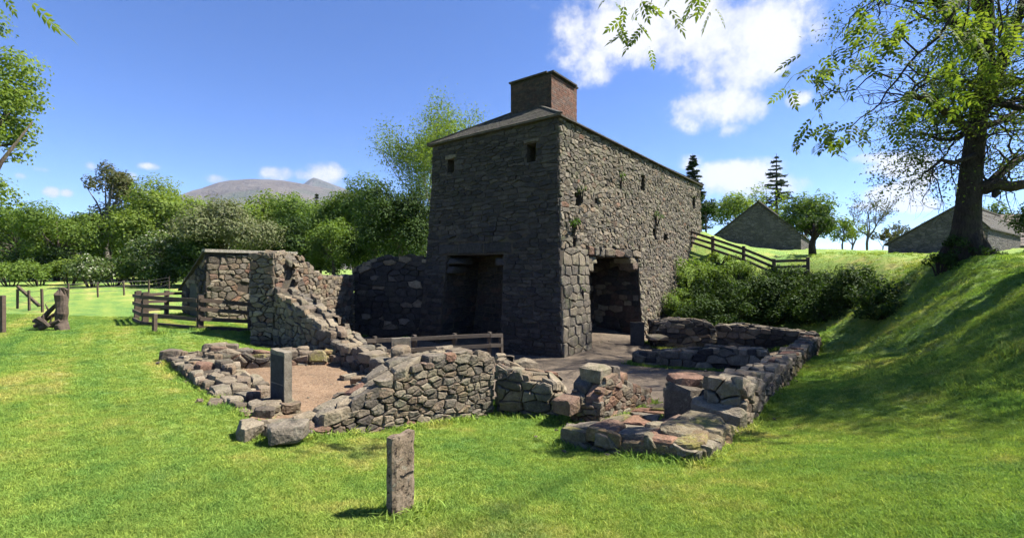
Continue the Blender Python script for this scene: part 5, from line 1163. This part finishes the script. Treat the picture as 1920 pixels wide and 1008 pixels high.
def ash_tree():
    rng = random.Random(71); foot = onG(7.6, -1.2)
    root = empty('ash_tree', foot, 'ash tree with drooping compound leaves hanging in from above', 'tree')
    lm = [ash_leaf_mesh(k) for k in range(4)]
    for me in lm: me.materials.append(M['leaf_ash'])
    g = Geo(); tp = [foot + Vector((0, 0, -.3)), foot + Vector((0, 0, 1.5)), foot + Vector((-.2, .2, 4)), foot + Vector((-.4, .5, 7)), foot + Vector((-.5, .8, 15))]; g.tube(tp, [.3, .26, .22, .18, .06], 10)
    link('trunk', mesh('trunk', [v - foot for v in g.v], g.f, True), M['bark_grey'], root)
    nleaf = [0]
    def leaf(p, dr, par, s=1.):
        o = bpy.data.objects.new('leaf', lm[rng.randrange(4)]); COL.objects.link(o); o.parent = par; o.location = p - wpos(par)
        q = dr.to_track_quat('X', 'Z') @ Matrix.Rotation(rng.uniform(-.9, .9), 3, 'X').to_quaternion(); o.rotation_mode = 'QUATERNION'; o.rotation_quaternion = q; s *= rng.uniform(.75, 1.25); o.scale = (s, s, s); nleaf[0] += 1
    def spray(p, par, n, spread=.16, s=1.):
        for _ in range(n):
            a = rng.uniform(0, 6.283); dr = Vector((math.cos(a) * .75, math.sin(a) * .75, rng.uniform(-1.1, .0))).normalized(); leaf(p + Vector((rng.gauss(0, spread), rng.gauss(0, spread), rng.gauss(0, spread * .55))), dr, par, s)
    def bough(pts, r0, r1, sprays, n=5):
        b = Geo().tube(pts, [r0 + (r1 - r0) * i / (len(pts) - 1) for i in range(len(pts))], 6).build('bough', M['bark_dark'], root, True)
        for p, k in sprays: spray(p, b, k)
        return b
    Q = lambda a, b, c=5.6: P(a, b, c)
    T1 = tp[4]; along = lambda p, t: p + SUNV * t
    # main hanging bough on the right
    main = [T1, along(Q(1830, -60, 6.0), 12), along(Q(1830, -60, 6.0), 5), Q(1830, -60, 6.0), Q(1795, 15), Q(1760, 70), Q(1722, 100), Q(1702, 122), Q(1682, 150), Q(1662, 172), Q(1650, 195), Q(1634, 208), Q(1612, 222), Q(1600, 234)]
    bough(main, .022, .006, [(Q(1590, 236), 5), (Q(1565, 240), 6), (Q(1545, 246), 6), (Q(1530, 252), 4), (Q(1612, 238), 3), (Q(1640, 225), 4), (Q(1655, 228), 3)])
    bough([Q(1672, 146), Q(1655, 140), Q(1638, 138), Q(1622, 150), Q(1605, 168), Q(1575, 174), Q(1555, 168), Q(1530, 143)], .011, .004, [(Q(1530, 125), 7), (Q(1510, 135), 5), (Q(1550, 108), 6), (Q(1502, 150), 3), (Q(1560, 120), 4)])
    bough([Q(1722, 100), Q(1690, 70), Q(1650, 80), Q(1610, 95), Q(1585, 112)], .012, .004, [(Q(1600, 75), 5), (Q(1625, 85), 5), (Q(1600, 110), 5), (Q(1585, 140), 4), (Q(1640, 105), 4), (Q(1655, 60), 4)])
    bough([Q(1795, 15), Q(1745, 25), Q(1700, 45), Q(1660, 66), Q(1625, 62)], .013, .004, [(Q(1640, 20), 6), (Q(1660, 30), 5), (Q(1625, 15), 5), (Q(1700, 25), 4), (Q(1615, 45), 4), (Q(1740, 10), 5)])
    bough([Q(1702, 122), Q(1722, 140), Q(1760, 150), Q(1745, 165)], .01, .004, [(Q(1740, 172), 6), (Q(1755, 185), 5), (Q(1690, 170), 5), (Q(1705, 185), 4), (Q(1760, 110), 5)])
    bough([Q(1830, -60, 6.0), Q(1815, 20), Q(1805, 60), Q(1790, 95), Q(1770, 110)], .016, .004, [(Q(1800, 60), 5), (Q(1790, 100), 5), (Q(1775, 50), 5), (Q(1830, 30), 5), (Q(1770, 20), 5)])
    bough([Q(1830, -60, 6.0), Q(1870, -10), Q(1880, 50), Q(1870, 90)], .016, .004, [(Q(1880, 20), 6), (Q(1870, 85), 6), (Q(1895, 55), 5), (Q(1905, 15), 5), (Q(1850, 45), 5)])
    # sprays at the top centre
    bough([T1, along(Q(1290, -60, 5.5), 13), along(Q(1290, -60, 5.5), 5), Q(1290, -60, 5.5), Q(1228, -12, 5.4), Q(1212, 25, 5.4)], .016, .004, [(Q(1190, 30, 5.4), 4), (Q(1205, 10, 5.4), 4), (Q(1185, 50, 5.4), 3), (Q(1210, 45, 5.4), 3), (Q(1165, -5, 5.4), 3)], 4)
    bough([Q(1290, -60, 5.5), Q(1330, -30, 5.5), Q(1335, -8, 5.5)], .012, .004, [(Q(1300, -6, 5.5), 3), (Q(1322, 0, 5.5), 4), (Q(1345, 2, 5.5), 3), (Q(1285, -10, 5.5), 2)], 3)
    # the sprig at the top left corner, from a bough overhead
    bough([T1, along(Q(15, -40, 4.2), 14), along(Q(15, -40, 4.2), 5), Q(15, -40, 4.2)], .014, .004, [(Q(12, -18, 4.2), 4), (Q(35, -22, 4.2), 2), (Q(70, -22, 4.2), 1), (Q(5, 0, 4.2), 1)], 2)
    print('ash leaves', nleaf[0])
ash_tree()
# trees standing outside the frame on the terrace at right, whose shade reaches into the view
tree('tall leafy tree on the terrace just outside the right edge', 2180, -480, 370, 9.9, 'leaf_mid', 160, leaf_px=9, nl=46, lr=.26, clear=.34, cover=1.0)
tree('smaller leafy tree on the terrace outside the right edge', 2560, -800, 380, 7.0, 'leaf_mid', 161, leaf_px=12, nl=36, lr=.25, clear=.40, cover=1.1)

# ------------------------------------------------------------------ bushes and ferns on the shaded bank
bk = 'bushes on the bank below the fence'
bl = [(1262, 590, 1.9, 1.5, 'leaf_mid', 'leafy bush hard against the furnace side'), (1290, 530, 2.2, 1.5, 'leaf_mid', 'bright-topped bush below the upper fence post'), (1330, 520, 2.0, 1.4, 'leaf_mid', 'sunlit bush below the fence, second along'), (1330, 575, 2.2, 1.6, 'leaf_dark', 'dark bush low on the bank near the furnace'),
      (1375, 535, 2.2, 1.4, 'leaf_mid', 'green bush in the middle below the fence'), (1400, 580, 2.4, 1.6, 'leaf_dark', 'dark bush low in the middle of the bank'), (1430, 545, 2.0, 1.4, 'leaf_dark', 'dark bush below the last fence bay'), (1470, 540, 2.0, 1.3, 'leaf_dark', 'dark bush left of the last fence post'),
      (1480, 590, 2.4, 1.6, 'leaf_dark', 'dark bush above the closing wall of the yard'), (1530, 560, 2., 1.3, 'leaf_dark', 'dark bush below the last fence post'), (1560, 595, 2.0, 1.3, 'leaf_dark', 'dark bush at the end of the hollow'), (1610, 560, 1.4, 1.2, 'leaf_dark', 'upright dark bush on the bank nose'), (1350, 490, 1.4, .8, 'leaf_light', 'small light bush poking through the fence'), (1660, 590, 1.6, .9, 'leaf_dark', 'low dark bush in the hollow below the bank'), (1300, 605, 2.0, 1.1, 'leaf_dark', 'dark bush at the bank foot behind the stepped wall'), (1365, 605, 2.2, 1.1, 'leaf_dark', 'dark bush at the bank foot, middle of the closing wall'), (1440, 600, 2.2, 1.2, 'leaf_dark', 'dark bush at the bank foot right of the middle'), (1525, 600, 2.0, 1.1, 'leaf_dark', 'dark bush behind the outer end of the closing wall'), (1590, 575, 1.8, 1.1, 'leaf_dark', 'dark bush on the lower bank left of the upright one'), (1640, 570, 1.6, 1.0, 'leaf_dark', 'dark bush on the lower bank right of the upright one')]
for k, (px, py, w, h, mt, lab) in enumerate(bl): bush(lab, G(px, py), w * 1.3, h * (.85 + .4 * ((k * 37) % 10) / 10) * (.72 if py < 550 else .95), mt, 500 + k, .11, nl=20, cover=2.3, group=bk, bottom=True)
def fern(label, p, s, seed, mat='leaf_fern', n=11, up=.9):
    rng = random.Random(seed); root = empty('fern', p, label, 'fern')
    for k in range(n):
        a = 6.283 * k / n + rng.uniform(-.3, .3); dr = Vector((math.cos(a), math.sin(a), 0)); sd = Vector((-dr.y, dr.x, 0)); L = s * rng.uniform(.75, 1.15); g = Geo(); m = 9; pr = None
        for i in range(m):
            t = i / m; c = dr * L * t * .8 + UP * L * (up * t - .75 * t * t); w = L * .22 * math.sin(math.pi * min(1, .18 + t * .85)); c2 = dr * L * (t + .06) * .8 + UP * L * (up * (t + .06) - .75 * (t + .06) ** 2)
            for sg in (1, -1): g.add([c, c2, c + sd * sg * w + dr * w * .4 - UP * w * .15], [(0, 1, 2)])
        link('frond', mesh('frond', g.v, g.f), M[mat], root)
for k, (px, py, s, lab) in enumerate([(1300, 560, .8, 'bright fern on the bank beside the furnace'), (1352, 572, .75, 'fern in sun low on the bank, second from the furnace'), (1275, 535, .7, 'fern against the furnace wall below the fence'), (1610, 600, .6, 'fern at the dark end of the hollow'), (1625, 512, .6, 'fern on the sunny shoulder of the bank')]): fern(lab, G(px, py) + UP * .2, s, 600 + k)
for k, (a, b, s, lab) in enumerate([(4.6, 6.25, .45, 'tuft of weeds high on the sunlit furnace wall'), (.75, 4.1, .42, 'bright weed tuft on the furnace wall near its corner'), (1.4, 5.3, .4, 'dark weed tuft in a hole of the furnace wall'), (8.4, 5.0, .5, 'weed tuft above the small furnace wall slots'), (1.3, 2.0, .22, 'small weed on the corner pier of the furnace')]):
    p = MR(a, b, .05); bush(lab, p, s * 1.5, s, 'leaf_fern', 650 + k, .07, name='wall_weed', nl=5, cover=1.4)

# ------------------------------------------------------------------ grass
def grass():
    rg = np.random.default_rng(5); src = bpy.data.collections.new('grass_tufts')
    def tuft(nb, h, spread, lean, seed):
        r = random.Random(seed); vs = []; fs = []
        for _ in range(nb):
            b = Vector((r.gauss(0, spread), r.gauss(0, spread), -.004)); a = r.uniform(0, 6.28); w = r.uniform(.0016, .003); s = Vector((math.cos(a), math.sin(a), 0)) * w; hh = h * r.uniform(.5, 1.2); l = Vector((r.gauss(0, lean), r.gauss(0, lean), 0)) * hh; k = len(vs)
            vs += [b - s, b + s, b + l * .4 + UP * hh * .6 + s * .8, b + l * .4 + UP * hh * .6 - s * .8, b + l + UP * hh]; fs += [(k, k + 1, k + 2, k + 3), (k + 3, k + 2, k + 4)]
        me = mesh('tuft', vs, fs); me.materials.append(M['grass_blade']); o = bpy.data.objects.new('tuft', me); src.objects.link(o)
    for k in range(4): tuft(16, .025, .022, .7, k)
    def scatter(name, n, dmin, dmax, scale, label, cond=None, given=None):
        d = dmin * (dmax / dmin) ** rg.random(n); px = rg.uniform(-40, 1960, n); x = (px - CX) / F * d; y = d
        if given is not None: x, y = given; d = y
        ok = np.ones(len(x), bool)
        for poly in (NOGRASS[:2] if given is not None else NOGRASS): ok &= ~inpoly(x, y, poly)
        if cond is not None: ok &= cond(x, y)
        x, y, d = x[ok], y[ok], d[ok]; z = terr(x, y); me = bpy.data.meshes.new(name); me.vertices.add(len(x)); me.vertices.foreach_set('co', np.c_[x, y, z].ravel().astype(np.float32))
        at = me.attributes.new('size', 'FLOAT', 'POINT'); at.data.foreach_set('value', (scale(x, y, d) * rg.uniform(.7, 1.3, len(x))).astype(np.float32)); me.update()
        o = link(name, me, M['grass_blade']); tag(o, label, 'grass', kind='stuff')
        ng = bpy.data.node_groups.new(name, 'GeometryNodeTree'); ng.interface.new_socket('Geometry', in_out='INPUT', socket_type='NodeSocketGeometry'); ng.interface.new_socket('Geometry', in_out='OUTPUT', socket_type='NodeSocketGeometry')
        N, L = ng.nodes, ng.links; gi = N.new('NodeGroupInput'); go = N.new('NodeGroupOutput'); ip = N.new('GeometryNodeInstanceOnPoints'); ci = N.new('GeometryNodeCollectionInfo'); ci.inputs[0].default_value = src; ci.inputs[1].default_value = True; ci.inputs[2].default_value = True
        na = N.new('GeometryNodeInputNamedAttribute'); na.data_type = 'FLOAT'; na.inputs[0].default_value = 'size'; rv = N.new('FunctionNodeRandomValue'); rv.data_type = 'FLOAT_VECTOR'; rv.inputs[0].default_value = (-.2, -.2, 0); rv.inputs[1].default_value = (.2, .2, 6.28)
        L.new(gi.outputs[0], ip.inputs['Points']); L.new(ci.outputs[0], ip.inputs['Instance']); ip.inputs['Pick Instance'].default_value = True; L.new(rv.outputs[0], ip.inputs['Rotation']); L.new(na.outputs[0], ip.inputs['Scale']); L.new(ip.outputs[0], go.inputs[0])
        md = o.modifiers.new('scatter', 'NODES'); md.node_group = ng; print(name, len(x))
    scatter('grass', NGRASS, 2.2, 17, lambda x, y, d: .62 + d * .065, 'short mown grass blades covering the lawn')
    # taller unmown fringe at the foot of walls, posts and slabs
    ex, ey = [], []
    rr = random.Random(33); spots = [(f1.x, f1.y)] + [(p.x, p.y) for p in pf + pb + [bp]]
    for poly in NOGRASS[2:]:
        for i in range(len(poly)):
            a, b = Vector(poly[i]), Vector(poly[(i + 1) % len(poly)])
            for _ in range(int((b - a).length * 110)): q = a.lerp(b, rr.random()); ex.append(q.x + rr.gauss(0, .035)); ey.append(q.y + rr.gauss(0, .035))
    for sx, sy in spots:
        for _ in range(45): ex.append(sx + rr.gauss(0, .10)); ey.append(sy + rr.gauss(0, .10))
    ex = np.array(ex); ey = np.array(ey); ok = (ey > 2) & (ey < 20); clump = np.array([noise.noise(Vector((x_ * 1.3, y_ * 1.3, 0))) for x_, y_ in zip(ex, ey)]); ok &= clump > -.25
    scatter('wall_foot_grass', 0, 4, 24, lambda x, y, d: 2.0 + .1 * d, 'unmown fringe of grass at the foot of the walls', None, (ex[ok], ey[ok]))
    bank = lambda x, y: (x - .25 * (y - 6) > 5.2) & (y > 4)
    scatter('bank_grass', NGRASS // 5, 4, 24, lambda x, y, d: (1.1 + d * .06) * (1 + .8 * np.clip(np.sin(x * 2.3 + 2 * np.sin(y * 1.3)) * np.sin(y * 2.9 + x) + np.sin(x * 7.1 - y * 5.3) * .4, 0, 1.4)), 'longer tussocky grass on the shaded right-hand bank', bank)
NGRASS = 140000
grass()

# ------------------------------------------------------------------ loose rubble on the yard and gravel
def rubble():
    rng = random.Random(90); g = Geo(); k = 0
    for poly in NOGRASS[2:]:
        n = len(poly)
        for i in range(n):
            a, b = Vector(poly[i]), Vector(poly[(i + 1) % n]); L = (b - a).length
            for _ in range(int(L * 7)):
                p = a.lerp(b, rng.random()) + Vector((rng.gauss(0, .16), rng.gauss(0, .16)))
                if not (2 < p.y < 20): continue
                inside_yard = any(inpoly(np.array([p.x]), np.array([p.y]), q)[0] for q in NOGRASS[:2])
                if not inside_yard and rng.random() < .8: continue
                s = rng.uniform(.02, .075) * (1 if rng.random() < .85 else 1.8)
                v, f = rock_geo(onG(p.x, p.y, s * .25 + (.015 if inside_yard else 0)), (s, s * rng.uniform(.6, 1), s * rng.uniform(.5, .8)), rng, rng.uniform(0, 6), 10, .6); g.add(v, f); k += 1
    for _ in range(260):
        p = Vector((rng.uniform(-6, 9), rng.uniform(6, 19)))
        if any(inpoly(np.array([p.x]), np.array([p.y]), q)[0] for q in NOGRASS[:2]):
            s = rng.uniform(.02, .06); v, f = rock_geo(onG(p.x, p.y, s * .25 + .015), (s, s * .8, s * .6), rng, rng.uniform(0, 6), 10, .6); g.add(v, f)
    o = g.build('rubble', M['stone'], None); tag(o, 'loose chips and small stones lying at the foot of the walls', 'rubble', kind='stuff')
rubble()

# ------------------------------------------------------------------ air: one closed box of thin even haze round the whole scene
def haze():
    x0, x1, y0, y1, z0, z1 = -3900, 3900, -3900, 4700, -45, 640
    vs = [(x, y, z) for z in (z0, z1) for x, y in ((x0, y0), (x1, y0), (x1, y1), (x0, y1))]
    o = link('haze', mesh('haze', vs, [(3, 2, 1, 0), (4, 5, 6, 7), (0, 1, 5, 4), (1, 2, 6, 5), (2, 3, 7, 6), (3, 0, 4, 7)])); tag(o, 'thin summer haze in the air over the valley', 'haze', kind='stuff')
    m, nt, out = newmat('haze_air'); v = nt.nodes.new('ShaderNodeVolumePrincipled'); v.inputs['Color'].default_value = (.50, .68, 1.0, 1); v.inputs['Density'].default_value = HAZE; v.inputs['Anisotropy'].default_value = .2
    nt.links.new(v.outputs[0], out.inputs['Volume']); o.data.materials.append(m)
HAZE = .00008
haze()
